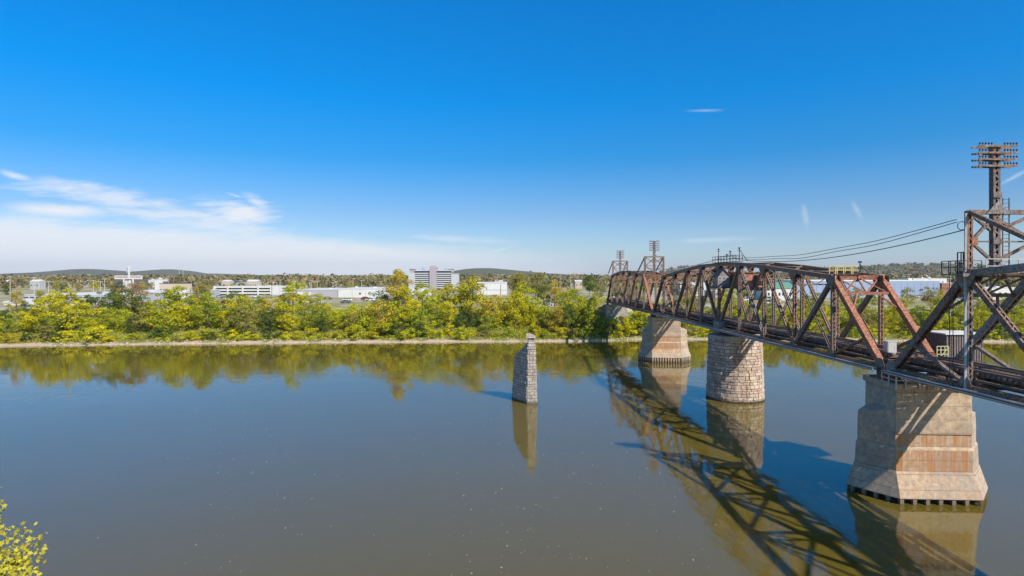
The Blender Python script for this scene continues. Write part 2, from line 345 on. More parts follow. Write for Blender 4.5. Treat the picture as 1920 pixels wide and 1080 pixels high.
# ------------------------------------------------------------------ piers
def octa(hx, hy, ha, hc, cx=0, cy=0):
    return [(cx-hx, cy-hy), (cx+hx, cy-hy), (cx+ha, cy-hc), (cx+ha, cy+hc), (cx+hx, cy+hy), (cx-hx, cy+hy), (cx-ha, cy+hc), (cx-ha, cy-hc)]
def concrete_pier(loc, label, skirt_z, skirt_top, step):
    r = empty('concrete_pier', loc, label, 'bridge pier', 'concrete bridge piers', R(-3))
    b = MB(); z0, z1 = skirt_z, skirt_top
    b.loft([(z1, octa(3.3, 2.62, 5.42, .25)), (4.55, octa(3.3, 2.62, 5.34, .25)), (4.8, octa(3.28, 2.48, 5.2, .22)), (5.95, octa(3.28, 2.48, 5.2, .22)),
            (5.96, octa(3.28, 2.58, 5.22, .22)), (7.45, octa(3.26, 2.55, 5.15, .22)), (8.1, octa(3.26, 2.55, 3.45, .6)), (9.84, octa(3.26, 2.53, 3.30, .6))], bottom=False)
    b.obj('shaft', CONC, r)
    k = MB(); k.loft([(z0-.05, octa(3.2, 3.3, 5.85, .3)), (z0, octa(3.5, 3.6, 6.2, .32)), (z1-.03, octa(3.34, 2.68, 5.46, .28))]); k.obj('footing_skirt', CONC, r)
    c = MB(); c.loft([(9.84, octa(3.36, 2.65, 3.42, .7)), (9.9, octa(3.42, 2.72, 3.48, .7)), (10.4, octa(3.42, 2.72, 3.48, .7))]); c.obj('cap', CONC, r)
    pm = MB(); pm.box(-.16, .16, -.16, .16, -2.5, z0-.05); pme = pm.mesh('pile', CONC)
    po = octa(3.3, 3.35, 5.9, .3)
    for q in range(8):
        A, B = Vector(po[q]), Vector(po[(q+1) % 8]); L = (B-A).length; n = max(1, round(L/step))
        for i in range(n):
            c2 = A.lerp(B, i/n); child('pile', pme, r, (c2.x, c2.y, 0), math.atan2(B.y-A.y, B.x-A.x))
    core = MB(); core.loft([(-2.5, octa(2.8, 2.7, 5.2, .25)), (z0-.05, octa(2.8, 2.7, 5.2, .25))]); core.obj('core_wall', plain('wet_dark_concrete', (.06, .05, .04)), r)
    return r
def bx(Y): return 37.35-.0158*(Y-55.5)
near_pier = concrete_pier((37.62, 55.6, 0), 'nearest rust streaked concrete pier with sloping skirt at the bottom right', .55, 2.7, 1.07)
far_pier = concrete_pier((bx(141.2), 141.2, 0), 'smaller distant concrete pier standing on close set dark piles beside the far bank', 1.15, 3.2, .62)
# railing on the near pier
def block_wall(mb, mo, poly_at, z0, z1, ch, bl, rg, depth=.10, closed=True):
    """courses of rough blocks on a tapering closed outline; every block is its own raised island"""
    z = z0; row = 0
    while z < z1-.05:
        h = min(ch*rg.uniform(.7, 1.3), z1-z); po = poly_at(z+h/2); n = len(po); P0 = poly_at(z+h/2)
        per = [(Vector(po[i]), Vector(po[(i+1) % n])) for i in range(n)]
        for A, B in per:
            L = (B-A).length; k = max(1, round(L/bl)); d = (B-A)/L; nr = Vector((d.y, -d.x))
            cuts = [0]+[(i+rg.uniform(-.22, .22)+(0 if row % 2 else .0))/k for i in range(1, k)]+[1]
            if k > 1 and row % 2: cuts = [0]+[min(.97, (i-.5+rg.uniform(-.15, .15))/k) for i in range(1, k+1)]+[1]
            for c0, c1 in zip(cuts, cuts[1:]):
                a = A.lerp(B, c0); b = A.lerp(B, c1); w_ = (b-a).length
                if w_ < .08: continue
                g_ = min(.012, w_*.1); e = rg.uniform(.1, 1)*depth; t1 = rg.uniform(-.03, .03); t2 = rg.uniform(-.03, .03)
                a0 = a+d*g_-nr*.05; b0 = b-d*g_-nr*.05; a1 = a+d*(g_+.03)+nr*e; b1 = b-d*(g_+.03)+nr*(e+t1)
                zl, zh = z+.02, z+h-.02
                mb.add([(a0.x, a0.y, zl), (b0.x, b0.y, zl), (b0.x, b0.y, zh), (a0.x, a0.y, zh), (a1.x, a1.y, zl+.05), (b1.x, b1.y, zl+.05), (b1.x+nr.x*t2, b1.y+nr.y*t2, zh-.05), (a1.x, a1.y, zh-.05)],
                       [(4, 5, 6, 7), (0, 1, 5, 4), (1, 2, 6, 5), (2, 3, 7, 6), (3, 0, 4, 7)])
        z += h; row += 1
    mo.loft([(z0-2, poly_at(z0)), (z0, poly_at(z0)), (z1, poly_at(z1))])
rg = random.Random(3)
RP = empty('round_stone_pier', (bx(98.3), 98.3, 0), 'round pier of rough limestone blocks carrying the middle of the swing span', 'bridge pier')
a, b = MB(), MB()
def circ(z): r = lerp(4.42, 4.10, z/10.2); return [(r*math.cos(2*math.pi*i/36), r*math.sin(2*math.pi*i/36)) for i in range(36)]
def circ_row(z):
    q = random.Random(int(z*1000)); n_ = q.choice([30, 33, 36, 38]); o_ = q.random(); r = lerp(4.42, 4.10, z/10.2); an = sorted((i+o_+q.uniform(-.28, .28))/n_*2*math.pi for i in range(n_)); return [(r*math.cos(t_), r*math.sin(t_)) for t_ in an]
block_wall(a, MB(), circ_row, 0, 9.75, .46, .9, rg, .16); b.loft([(z_, [(x*.985, y*.985) for x, y in circ(max(0, z_))]) for z_ in (-2, 0, 9.75)]); a.obj('stone_blocks', STONE, RP); b.obj('core', MORTAR, RP)
c = MB(); c.loft([(9.75, [(x*1.035, y*1.035) for x, y in circ(10)]), (10.4, [(x*1.035, y*1.035) for x, y in circ(10)])]); c.obj('coping', STONE_GREY, RP)
# lone ruined cutwater
LP = empty('ruined_stone_pier', (1.9, 96, 0), 'lone ruined stone pier with sloping broken shoulder standing by itself in the river', 'stone pier')
base = [(2.35-1.9, 93.5-96), (3.95-1.9, 93.6-96), (3.5-1.9, 98.4-96), (.2-1.9, 98.6-96), (.0-1.9, 97.3-96)]
topp = [(2.62-1.9, 94.0-96), (3.5-1.9, 94.1-96), (3.2-1.9, 96.9-96), (1.0-1.9, 97.4-96), (.85-1.9, 96.8-96)]
def lone(z):
    k = z/10.9; full = [tuple(lerp(p0[i], p1[i], k*.8) for i in (0, 1)) for p0, p1 in zip(base, topp)]
    # above 6.7 the back-left shoulder slopes away until only the front column stands
    c = max(0, min(1, (z-6.9)/2.6)); tgt = [full[0], full[1], (full[1][0]-.1, full[1][1]+1.3), (full[0][0]+.25, full[0][1]+1.2), (full[0][0]+.02, full[0][1]+.7)]
    return [tuple(lerp(full[q][i], tgt[q][i], c) for i in (0, 1)) for q in range(5)]
a, b = MB(), MB(); block_wall(a, b, lone, 0, 9.4, .45, .7, rg, .13)
b.v = []; b.f = []; b.loft([(zz, lone(max(0, zz))) for zz in (-2, 0, 3, 6.9, 7.5, 8.1, 8.8, 9.4)]+[(10.3, [tuple(lerp(q[i], (.9, -1.6)[i], .12) for i in (0, 1)) for q in lone(9.4)])])
a2, b2 = MB(), MB(); block_wall(a, b2, lambda z: [tuple(lerp(q[i], (.85, -1.75)[i], .10+.1*(z > 10.3)) for i in (0, 1)) for q in lone(9.4)], 9.4, 10.75, .42, .7, rg, .09)
a.obj('stone_blocks', STONE_GREY, LP); b.obj('core', MORTAR, LP)
k = MB(); k.loft([(10.3, [(.35, -2.35), (1.75, -2.4), (1.72, -1.15), (.45, -1.1)]), (10.62, [(.3, -2.38), (1.78, -2.3), (1.7, -1.1), (.4, -1.05)]), (10.95, [(.45, -2.2), (1.1, -2.3), (1.05, -1.3), (.5, -1.2)])]); k.obj('broken_cap_stone', STONE_GREY, LP)
# abutment
AB = empty('stone_abutment', (bx(204), 204, 0), 'overgrown stone abutment where the bridge meets the far bank', 'abutment')
a, b = MB(), MB(); block_wall(a, b, lambda z: [(-3.9+.05*z, -5.5+.06*z), (3.9-.05*z, -5.5+.06*z), (3.9-.05*z, 4), (-3.9+.05*z, 4)], 0, 10.4, .5, .9, rg, .08)
a.obj('stone_blocks', STONE_GREY, AB); b.obj('core', MORTAR, AB)
# ------------------------------------------------------------------ truss spans
TW = 2.6; ZB = 11.5
def rail_sleepers(root, L, first100_from_low=True, individual=True):
    tm = MB(); tm.box(-1.9, 1.9, -.13, .13, 12.36, 12.6); tme = tm.mesh('sleeper', WOOD)
    n = int(L/.5); rest = MB()
    for i in range(n):
        y = .3+i*.5; rr = rnd.uniform(-.06, .06)
        show = individual and (i < 100 if first100_from_low else i >= n-100)
        if show: child('sleeper', tme, root, (rr, y, 0), rnd.uniform(-.01, .01))
        else: rest.box(-1.9+rr, 1.9+rr, y-.13, y+.13, 12.36, 12.6)
    if rest.v: tag(rest.obj('distant_sleepers', WOOD, root), kind='stuff')
    for t_ in (-.75, .75):
        r = MB(); r.box(t_-.035, t_+.035, 0, L, 12.6, 12.74); r.box(t_-.075, t_+.075, 0, L, 12.6, 12.625); r.box(t_-.04, t_+.04, 0, L, 12.72, 12.76); r.obj('rail', RAIL, root)
    for t_ in (-1.62, 1.62):
        r = MB(); r.box(t_-.1, t_+.1, 0, L, 12.604, 12.78); r.obj('guard_timber', WOOD, root)
    for t_ in (-2.16, 2.16):
        r = MB(); r.box(t_-.2, t_+.2, 0, L, 12.1, 12.16); r.box(t_-.22, t_-.18, 0, L, 12.0, 12.09); r.obj('plank_walk', WOOD, root)
def portal(root, A, B, m_, name='portal_frame'):
    """A,B: top and lower point of the end post centreline in local (y,z)."""
    q = MB(); ax = (1, 0, 0); x0, x1 = -TW+.25, TW-.25
    for (y, z), hh in ((A, .42), (B, .30)):
        q.bar((x0, y, z), (x1, y, z), .3, hh, (0, 1, 0))
    mid = 0
    for s0, s1 in ((x0, mid), (mid, x1)):
        q.bar((s0, *A), (s1, *B), .14, .12, (0, 1, 0)); q.bar((s0, *B), (s1, *A), .14, .12, (0, 1, 0))
    q.bar((0, *A), (0, *B), .14, .14, (0, 1, 0))
    C = (B[0]+(B[0]-A[0])*.9, B[1]+(B[1]-A[1])*.9)
    q.bar((x0, *C), (x0+1.3, *B), .16, .16, (0, 1, 0)); q.bar((x1, *C), (x1-1.3, *B), .16, .16, (0, 1, 0))
    for xx in (x0+.2, 0, x1-.2):
        q.prism([(xx-.35, A[0]-.02, A[1]-.5), (xx+.35, A[0]-.02, A[1]-.5), (xx+.35, A[0]-.02, A[1]), (xx-.35, A[0]-.02, A[1])], .03, 1)
    q.obj(name, m_, root)
def truss_span(root, nodes, tops, diags, mats, chord_w=.5, lat_side=None, opts={}):
    """nodes: local y of bottom panel points; tops: z of top chord at nodes 1..n-2; diags: (top node, bottom node, thick)"""
    n = len(nodes); L = nodes[-1]; M_end, M_main, M_floor = mats
    T = {i+1: tops[i] for i in range(n-2)}
    for sx in (-TW, TW):
        b = MB(); b.laced((sx, 0, ZB), (sx, L, ZB), chord_w, .45, (1, 0, 0), lace=(1, -1), pitch=.6); b.obj('bottom_chord', M_main, root)
        pts = [(sx, nodes[i], T[i]) for i in range(1, n-1)]
        b = MB()
        for p0, p1 in zip(pts, pts[1:]): b.laced(p0, p1, .55, .5, (1, 0, 0), lace=(1,) , pitch=.6)
        b.obj('top_chord', M_main, root)
        for (yb, i) in ((0, 1), (L, n-2)):
            b = MB(); p0 = Vector((sx, yb, ZB)); p1 = Vector((sx, nodes[i], T[i])); dd = (p1-p0).normalized()
            lc = (1,) if yb == 0 else (-1,)
            b.laced(p0, p1+dd*.2, .58, .55, (1, 0, 0), lace=lc, pitch=.6); b.obj('end_post', M_end, root)
            e = p0.lerp(p1, .30); b = MB(); b.laced(e, (sx, nodes[i], ZB+.1), .32, .22, (1, 0, 0), pitch=.4); b.obj('sub_strut', M_main, root)
        for i in range(1, n-1):
            b = MB(); b.laced((sx, nodes[i], ZB), (sx, nodes[i], T[i]-.2), .44, .32, (1, 0, 0), pitch=.42); b.obj('vertical_post', M_main, root)
        for (i, j, th) in diags:
            b = MB(); w_, d_ = (.46, .42) if th == 2 else ((.42, .30) if th == 1 else (.30, .12))
            if th: b.laced((sx, nodes[i], T[i]-.15), (sx, nodes[j], ZB+.1), w_, d_, (1, 0, 0), pitch=.45)
            else: b.bar((sx-.12, nodes[i], T[i]-.15), (sx-.12, nodes[j], ZB+.1), .05, .16); b.bar((sx+.12, nodes[i], T[i]-.15), (sx+.12, nodes[j], ZB+.1), .05, .16)
            b.obj('diagonal', M_main, root)
        for i in range(n):      # gusset plates
            y = nodes[i]
            for o_ in (-.305, .305):
                x = sx+o_; b = MB()
                b.prism([(x, y-.75, ZB-.3), (x, y+.75, ZB-.3), (x, y+.7, ZB+.25), (x, y+.3, ZB+.85), (x, y-.3, ZB+.85), (x, y-.7, ZB+.25)], .025, 0); b.obj('gusset_plate', M_main, root)
                if 0 < i < n-1:
                    b = MB(); zt = T[i]; b.prism([(x, y-.85, zt+.2), (x, y-.95, zt-.35), (x, y-.3, zt-1.15), (x, y+.3, zt-1.15), (x, y+.95, zt-.35), (x, y+.85, zt+.2)], .025, 0); b.obj('gusset_plate', M_main, root)
    for i in range(n):
        y = nodes[i]; b = MB(); b.bar((-TW+.2, y, 11.75), (TW-.2, y, 11.75), .05, .9, (0, 1, 0))
        for zz in (11.31, 12.19): b.bar((-TW+.2, y, zz), (TW-.2, y, zz), .3, .03, (0, 1, 0))
        b.obj('floor_beam', M_floor, root)
        if 0 < i < n-1:
            z1 = T[i]-.1; b = MB(); b.laced((-TW+.2, y, z1), (TW-.2, y, z1), .3, .35, (0, 1, 0), pitch=.35)
            if 1 < i < n-2:
                z2 = z1-1.5; b.bar((-TW+.2, y, z2), (TW-.2, y, z2), .2, .16, (0, 1, 0))
                for s0, s1 in ((-TW+.2, 0), (0, TW-.2)): b.bar((s0, y, z1), (s1, y, z2), .1, .09, (0, 1, 0)); b.bar((s0, y, z2), (s1, y, z1), .1, .09, (0, 1, 0))
                b.bar((-TW+.2, y, z2-1.1), (-TW+1.4, y, z2), .12, .12, (0, 1, 0)); b.bar((TW-.2, y, z2-1.1), (TW-1.4, y, z2), .12, .12, (0, 1, 0))
            b.obj('sway_frame', M_main, root)
        if 0 < i < n-2:
            b = MB(); A = (-TW, nodes[i], T[i]+.1); B = (TW, nodes[i+1], T[i+1]+.1); C = (TW, nodes[i], T[i]+.1); D = (-TW, nodes[i+1], T[i+1]+.1)
            b.laced(A, B, .24, .2, (0, 0, 1), pitch=.5, bw=.05); b.laced(C, D, .24, .2, (0, 0, 1), pitch=.5, bw=.05); b.obj('top_lateral_brace', M_main, root)
        if i < n-1:
            b = MB(); b.bar((-TW, nodes[i], 11.3), (TW, nodes[i+1], 11.3), .15, .12, (1, 0, 0)); b.bar((TW, nodes[i], 11.15), (-TW, nodes[i+1], 11.15), .15, .12, (1, 0, 0)); b.obj('bottom_lateral_brace', M_floor, root)
    for t_ in (-1.0, 1.0):
        b = MB(); b.box(t_-.025, t_+.025, 0, L, 11.62, 12.36)
        b.box(t_-.16, t_+.16, 0, L, 11.60, 11.63); b.box(t_-.16, t_+.16, 0, L, 12.32, 12.355)
        y = .7
        while y < L: b.box(t_-.13, t_+.13, y-.03, y+.03, 11.64, 12.31); y += 1.4
        b.obj('stringer', M_floor, root)
    for (yb, i) in ((0, 1), (L, n-2)):
        A = (nodes[i], T[i]); f = 1.7/(T[i]-ZB); B = (lerp(A[0], yb, f), T[i]-1.7); portal(root, A, B, M_end)
    for sx in (-TW, TW):
        for yb in (0.15, L-.15):
            b = MB(); b.box(sx-.45, sx+.45, yb-.4, yb+.4, 10.42, 10.62); b.box(sx-.3, sx+.3, yb-.28, yb+.28, 10.62, 11.05); b.box(sx-.36, sx-.31, yb-.3, yb+.3, 10.62, 11.5); b.box(sx+.31, sx+.36, yb-.3, yb+.3, 10.62, 11.5); b.obj('bearing_shoe', M_floor, root)
def side_walk(root, L, x, m_, pipes=True):
    m_ = ST_BROWN
    """thin maintenance walkway outside the left chord"""
    b = MB(); b.box(x-.55, x-.02, 0, L, 11.24, 11.32); b.box(x-.6, x-.54, 0, L, 11.15, 11.42); b.obj('side_walkway', m_, root)
    if pipes:
        for k, (dx_, zz, r_) in enumerate(((-.66, 11.28, .05), (-.70, 11.48, .035), (-.3, 11.42, .06))):
            q = MB(); q.tube([(x+dx_, L*i/12, zz-.04*(i % 2)) for i in range(13)], r_, 6); q.obj('conduit', GALV, root)
RZ = math.atan2(.0158, 1)
# swing span
swing = empty('swing_span', (bx(55.95), 55.95, 0), 'rust red swing truss with arched top turning on the round stone pier', 'truss bridge', 'railway truss spans', RZ)
SN = [0, 8.45, 16.9, 25.4, 33.9, 42.35, 50.8, 59.3, 67.8, 76.25, 84.7]
ST = [19.9, 20.6, 21.3, 21.85, 21.95, 21.85, 21.3, 20.6, 19.9]
SD = [(1, 2, 2), (2, 1, 0), (3, 2, 1), (4, 3, 1), (3, 4, 0), (4, 5, 2), (6, 5, 2), (6, 7, 1), (7, 6, 0), (7, 8, 1), (9, 8, 2), (8, 9, 0)]
truss_span(swing, SN, ST, SD, (ST_RED, ST_BROWN, ST_DARK)); rail_sleepers(swing, 84.7); side_walk(swing, 84.7, -TW-.33, ST_BROWN)
b = MB(); b.loft([(10.42, [(3.1*math.cos(i*math.pi/16), 42.35+3.1*math.sin(i*math.pi/16)) for i in range(32)]), (10.62, [(3.1*math.cos(i*math.pi/16), 42.35+3.1*math.sin(i*math.pi/16)) for i in range(32)]),
 (10.64, [(2.8*math.cos(i*math.pi/16), 42.35+2.8*math.sin(i*math.pi/16)) for i in range(32)]), (11.2, [(2.8*math.cos(i*math.pi/16), 42.35+2.8*math.sin(i*math.pi/16)) for i in range(32)])])
b.obj('turntable_drum', ST_DARK, swing)
for sx in (-TW, TW):
    b = MB(); b.box(sx-.55, sx+.55, 41.2, 43.5, 10.7, 12.6); b.box(sx-.6, sx+.6, 41.1, 43.6, 12.6, 12.66); b.obj('pivot_casting', ST_GREY, swing)
# fixed spans
FN = [8.7*i for i in range(8)]; FT = [20.2, 20.95, 21.35, 21.35, 20.95, 20.2]
FD = [(1, 2, 2), (2, 3, 2), (3, 4, 0), (4, 3, 0), (5, 4, 2), (6, 5, 2)]
nearspan = empty('fixed_truss_span', (bx(-6.5), -6.5, 0), 'nearest grey steel truss span running out of the frame at the right', 'truss bridge', 'railway truss spans', RZ)
truss_span(nearspan, FN, FT, FD, (ST_GREY, ST_GREY, ST_DARK)); rail_sleepers(nearspan, 60.9, False); side_walk(nearspan, 60.9, -TW-.33, ST_GREY)
farspan = empty('fixed_truss_span', (bx(141.9), 141.9, 0), 'farthest brown truss span between the distant concrete pier and the wooded bank', 'truss bridge', 'railway truss spans', RZ)
truss_span(farspan, FN, FT, FD, (ST_RED, ST_BROWN, ST_DARK)); rail_sleepers(farspan, 60.9, True, False); side_walk(farspan, 60.9, -TW-.33, ST_BROWN, False)
# ------------------------------------------------------------------ wire towers on the spans
def railing(mb, pts, h=1.0, step=1.1, r=.035):
    for A, B in zip(pts, pts[1:]):
        A = Vector(A); B = Vector(B); k = max(1, round((B-A).length/step))
        for i in range(k+1): c_ = A.lerp(B, i/k); mb.bar(c_, c_+Vector((0, 0, h)), r*2, r*2)
        for z_ in (h, h*.5): mb.bar(A+Vector((0, 0, z_)), B+Vector((0, 0, z_)), r*2, r*2, (0, 0, 1))
def wire_tower(Y, sgn, label, mats, arms=4, near=False, pole_top=30.0, armw=3.05, full=True):
    """transverse frame standing on both top chords at Y; stays rake along +-y (sgn)"""
    M1, M2 = mats; r = empty('wire_tower', (bx(Y), Y, 20.3), label, 'wire tower', 'wire towers on the bridge', RZ); zt = 4.7; hw = TW if near else 2.35; mo = -.58 if near else 0
    for sx in (-hw, hw):
        b = MB(); b.laced((sx, 0, 0), (sx, 0, zt), .42, .36, (1, 0, 0), pitch=.45); b.obj('tower_post', M1, r)
        b = MB(); b.laced((sx, sgn*.1, zt-.1), (sx, sgn*8.3, .75), .22, .28, (1, 0, 0), pitch=.4); b.obj('raking_stay', M1, r)
    b = MB(); b.laced((-hw, 0, zt-.1), (hw, 0, zt-.1), .34, .32, (0, 1, 0), pitch=.35); b.obj('top_beam', M1, r)
    b = MB(); b.bar((-hw, 0, 2.35), (hw, 0, 2.35), .09, .12, (0, 1, 0)); b.obj('middle_beam', M1, r)
    for sx in (-1, 1):
        for z0, z1 in ((2.4, zt-.7), (2.3, .95), ):
            b = MB(); b.laced((sx*(hw-.2), 0, z0), (mo+sx*.3, 0, z1), .2, .2, (0, 1, 0), pitch=.3, bw=.05); b.obj('knee_brace', M1, r)
        b = MB(); b.laced((sx*(hw-.2), 0, zt-.3), (mo+sx*.3, 0, zt-1.5), .2, .2, (0, 1, 0), pitch=.3, bw=.05); b.obj('knee_brace', M1, r)
        b = MB(); b.prism([(sx*(hw-.1), -.2, 2.0), (sx*(hw-.1), -.2, 2.8), (sx*(hw-.55), -.2, 2.65), (sx*(hw-.55), -.2, 2.1)], .02, 1); b.obj('gusset_plate', ST_RED, r)
    top = pole_top-20.3
    b = MB(); b.laced((mo, 0, -.2), (mo, 0, top), .56, .42, (1, 0, 0), lace=(1, -1), pitch=.42, bw=.12, fl=.14)
    for zz in (2.35, 3.9, 5.9, 1.0): b.box(mo-.33, mo+.33, -.30, -.28, zz-.22, zz+.22)
    mast = b.obj('mast', MASTM if near else M1, r)
    b = MB(); b.prism([(mo-.9, -.33, zt-.25), (mo+.9, -.33, zt-.25), (mo, -.33, zt+.75)], .03, 1); b.obj('mast_gusset', ST_GREY, r)
    ins = MB(); ins.tube([(0, 0, 0), (0, 0, .06), (0, 0, .09), (0, 0, .16), (0, 0, .2)], [.02, .025, .065, .06, .03], 8); insm = ins.mesh('insulator', CABLE)
    for k in range(arms):
        z_ = top-.1-k*(.5 if arms == 4 else .56); b = MB(); b.box(mo-armw/2, mo+armw/2, -.36, -.29, z_-.07, z_+.07); b.box(mo-armw/2, mo+armw/2, .29, .36, z_-.07, z_+.07); arm = b.obj('crossarm', ST_BROWN, r)
        if near:
            for i in range(5):
                for s_1 in (-1, 1): child('insulator', insm, arm, (mo+s_1*(.5+i*.23), -.325, z_+.07))
        else:
            q = MB()
            for i in range(5):
                for s_1 in (-1, 1): q.box(s_1*(.5+i*.17)-.03, s_1*(.5+i*.17)+.03, -.35, -.29, z_+.07, z_+.22)
            q.obj('insulator_row', CABLE, arm)
    if near:
        b = MB()
        for x_ in (.12, .62): b.bar((x_, .1, 0), (x_, .1, 5.7), .06, .06)
        for i in range(19): b.bar((.12, .1, .2+i*.3), (.62, .1, .2+i*.3), .025, .025)
        b.obj('ladder', ST_DARK, r)
        b = MB()
        for i in range(14): b.bar((mo-.31, -.1, 5+i*.3), (mo-.5, -.1, 5+i*.3), .02, .02)
        b.obj('climbing_step', CABLE, r)
        b = MB(); b.box(-hw-1.05, -hw+.45, -.8, 1.5, -.22, -.12); b.box(-hw-1.05, -hw+.45, -.82, -.76, -.32, -.08); b.obj('platform', ST_GREY, r)
        b = MB(); railing(b, [(-hw+.4, 1.45, -.12), (-hw-1, 1.45, -.12), (-hw-1, -.75, -.12), (-hw+.4, -.75, -.12)], 1.0, .75, .025); b.obj('platform_railing', ST_DARK, r)
        b = MB(); railing(b, [(-hw-.55, -.3, -.12), (-hw-.55, .4, -.12), (-hw-.1, .4, -.12)], 1.65, .35, .03); b.obj('ladder_cage', ST_DARK, r)
        b = MB(); b.box(-hw+.3, hw+.5, -1.3, -.5, -.12, -.06); b.obj('walk_planks', WOOD, r)
        b = MB(); railing(b, [(-hw+.3, -1.3, -.06), (hw+1.2, -1.3, -.06)], 1.05, 1.25, .028); b.obj('walk_railing', GALV, r)
        for dx_ in (-.42, -.32):
            b = MB(); b.tube([(-hw+dx_, -.15, -9.1), (-hw+dx_, -.15, -4), (-hw+dx_, -.15, 0), (-hw+dx_+.05, -.15, 4.5)], .05, 8); b.obj('riser_pipe', GALV, r)
        b = MB(); b.bar((-hw-.75, .6, -9.0), (-hw-.75, .6, 0), .04, .04); b.bar((-hw-.75, .95, -9.0), (-hw-.75, .95, 0), .04, .04)
        for i in range(29): b.bar((-hw-.75, .6, -8.8+i*.3), (-hw-.75, .95, -8.8+i*.3), .02, .02)
        b.obj('access_ladder', ST_DARK, r)
        b = MB()   # slack cable loops
        b.tube([(-hw-.25, -.1, 4.2)]+[(-hw-.62+.32*math.cos(q*math.pi/8), -.1, 3.55+.32*math.sin(q*math.pi/8)) for q in range(0, 17)]+[(-hw-.2, -.1, 3.3)], .03, 6); b.obj('cable_loop', CABLE, r)
    return r
NY = -6.5+8.7*6
wire_tower(NY, -1, 'tall rusty wire tower with four crossarms on the nearest truss span', (ST_BROWN, ST_BROWN), 4, True, 30.0)
wire_tower(150.6, 1, 'small wire tower with five crossarms above the distant concrete pier', (ST_BROWN, ST_BROWN), 5, False, 28.9, 2.5)
wire_tower(194.1, 1, 'farthest and smallest wire tower above the wooded bank end of the bridge', (ST_BROWN, ST_BROWN), 5, False, 28.3, 2.3)
# cables
def cable(p0, p1, sag, label, r=.035, wob=0):
    pts = []; rr = random.Random(hash(label) % 99 if False else len(label))
    for i in range(29):
        q = i/28; P_ = Vector(p0).lerp(Vector(p1), q); P_.z -= sag*4*q*(1-q); P_.z += wob*math.sin(q*19+1)*math.sin(q*math.pi); pts.append(P_)
    b = MB(); b.tube(pts, r, 6); o = b.obj('cable', CABLE); tag(o, label, 'cable', 'wires strung over the bridge')
lx = bx(NY)-TW-.3
cable((lx-.6, NY, 24.35), (bx(93)-TW, 93, 23.1), 1.1, 'uppermost black wire from the near tower to the swing span top', .03, .05)
cable((lx-.55, NY, 24.15), (bx(93)-TW+.3, 93, 22.9), 1.25, 'slightly wavy second black wire just under the uppermost one', .03, .09)
cable((lx, NY, 23.55), (bx(92)-TW+.2, 92, 22.65), 1.2, 'lowest thick black wire from the near tower to the swing span', .04)
cable((bx(98)-TW, 98, 22.9), (bx(150.6)-2.2, 150.6, 22.1), .9, 'thin wire from the swing span top to the distant wire tower', .045)
# ------------------------------------------------------------------ things on the swing span
def L2W(root_y, x, y, z): # local of a root on the bridge axis -> world
    return (bx(root_y)+x*math.cos(RZ)-y*math.sin(RZ), root_y+x*math.sin(RZ)+y*math.cos(RZ), z)
cb = empty('operator_cabin', L2W(55.95, -2.75, 40.9, 18.2), 'small gabled operator cabin with tall windows hung on the swing span', 'cabin', None, RZ)
b = MB(); b.box(-1.35, 1.35, -1.1, 1.1, 0, .12); b.box(-1.45, -1.35, -1.2, 1.2, -.15, .12); b.box(-1.6, 5.9, -1.75, -1.1, -.14, 0); b.obj('floor_deck', ST_DARK, cb)
b = MB(); b.loft([(.12, [(-1, -1), (1, -1), (1, 1), (-1, 1)]), (1.9, [(-1, -1), (1, -1), (1, 1), (-1, 1)])])
b.prism([(-1, -.97, 1.9), (1, -.97, 1.9), (0, -.97, 2.9)], .06, 1); b.prism([(-1, .97, 1.9), (1, .97, 1.9), (0, .97, 2.9)], .06, 1); b.obj('cabin_wall', plain('cabin_grey_boards', (.24, .21, .22), .8, 0, .2, 5), cb)
for s_1 in (-1, 1): b = MB(); b.bar((s_1*1.15, 0, 1.78), (0, 0, 2.96), 2.4, .07, (0, 1, 0)); b.obj('roof_slope', BOARDS, cb)
for x_ in (-.62, 0, .62):
    b = MB(); b.box(x_-.2, x_+.2, -1.03, -1.0, .75, 1.65); wn = b.obj('cabin_window', GLASS, cb)
    b = MB()
    for q in (x_-.23, x_, x_+.23): b.box(q-.03, q+.03, -1.06, -1.03, .7, 1.7)
    for q in (.7, 1.2, 1.7): b.box(x_-.25, x_+.25, -1.065, -1.035, q-.03, q+.03)
    b.obj('window_frame', WHITE, wn)
for y_ in (-.5, .5): b = MB(); b.box(-1.03, -1.0, y_-.3, y_+.3, .7, 1.6); b.obj('cabin_window', GLASS, cb)
mh = empty('machinery_house', L2W(55.95, 0.2, 41.5, 18.2), 'rust red machinery house between the trusses at the middle of the swing span', 'machinery house', None, RZ)
b = MB()
b.box(-1.35, 2.2, -5.2, 5.2, .12, 2.35)
for i in range(36): y_ = -5.2+i*10.4/35; b.box(-1.38, -1.35, y_-.03, y_+.03, .15, 2.3); b.box(2.2, 2.23, y_-.03, y_+.03, .15, 2.3)
b.obj('clad_wall', RUSTHOUSE, mh)
b = MB(); b.box(-1.6, 2.4, -5.5, 5.5, 2.36, 2.46); b.obj('roof', ST_RED, mh)
b = MB(); b.box(-2.3, 2.4, -6.2, 6.2, -.12, .1); b.box(-2.3, 2.4, -6.25, -6.2, -.4, .1); b.obj('floor_deck', ST_DARK, mh)
b = MB(); b.box(.2, .9, -5.24, -5.2, .2, 1.9); b.obj('door', ST_DARK, mh)
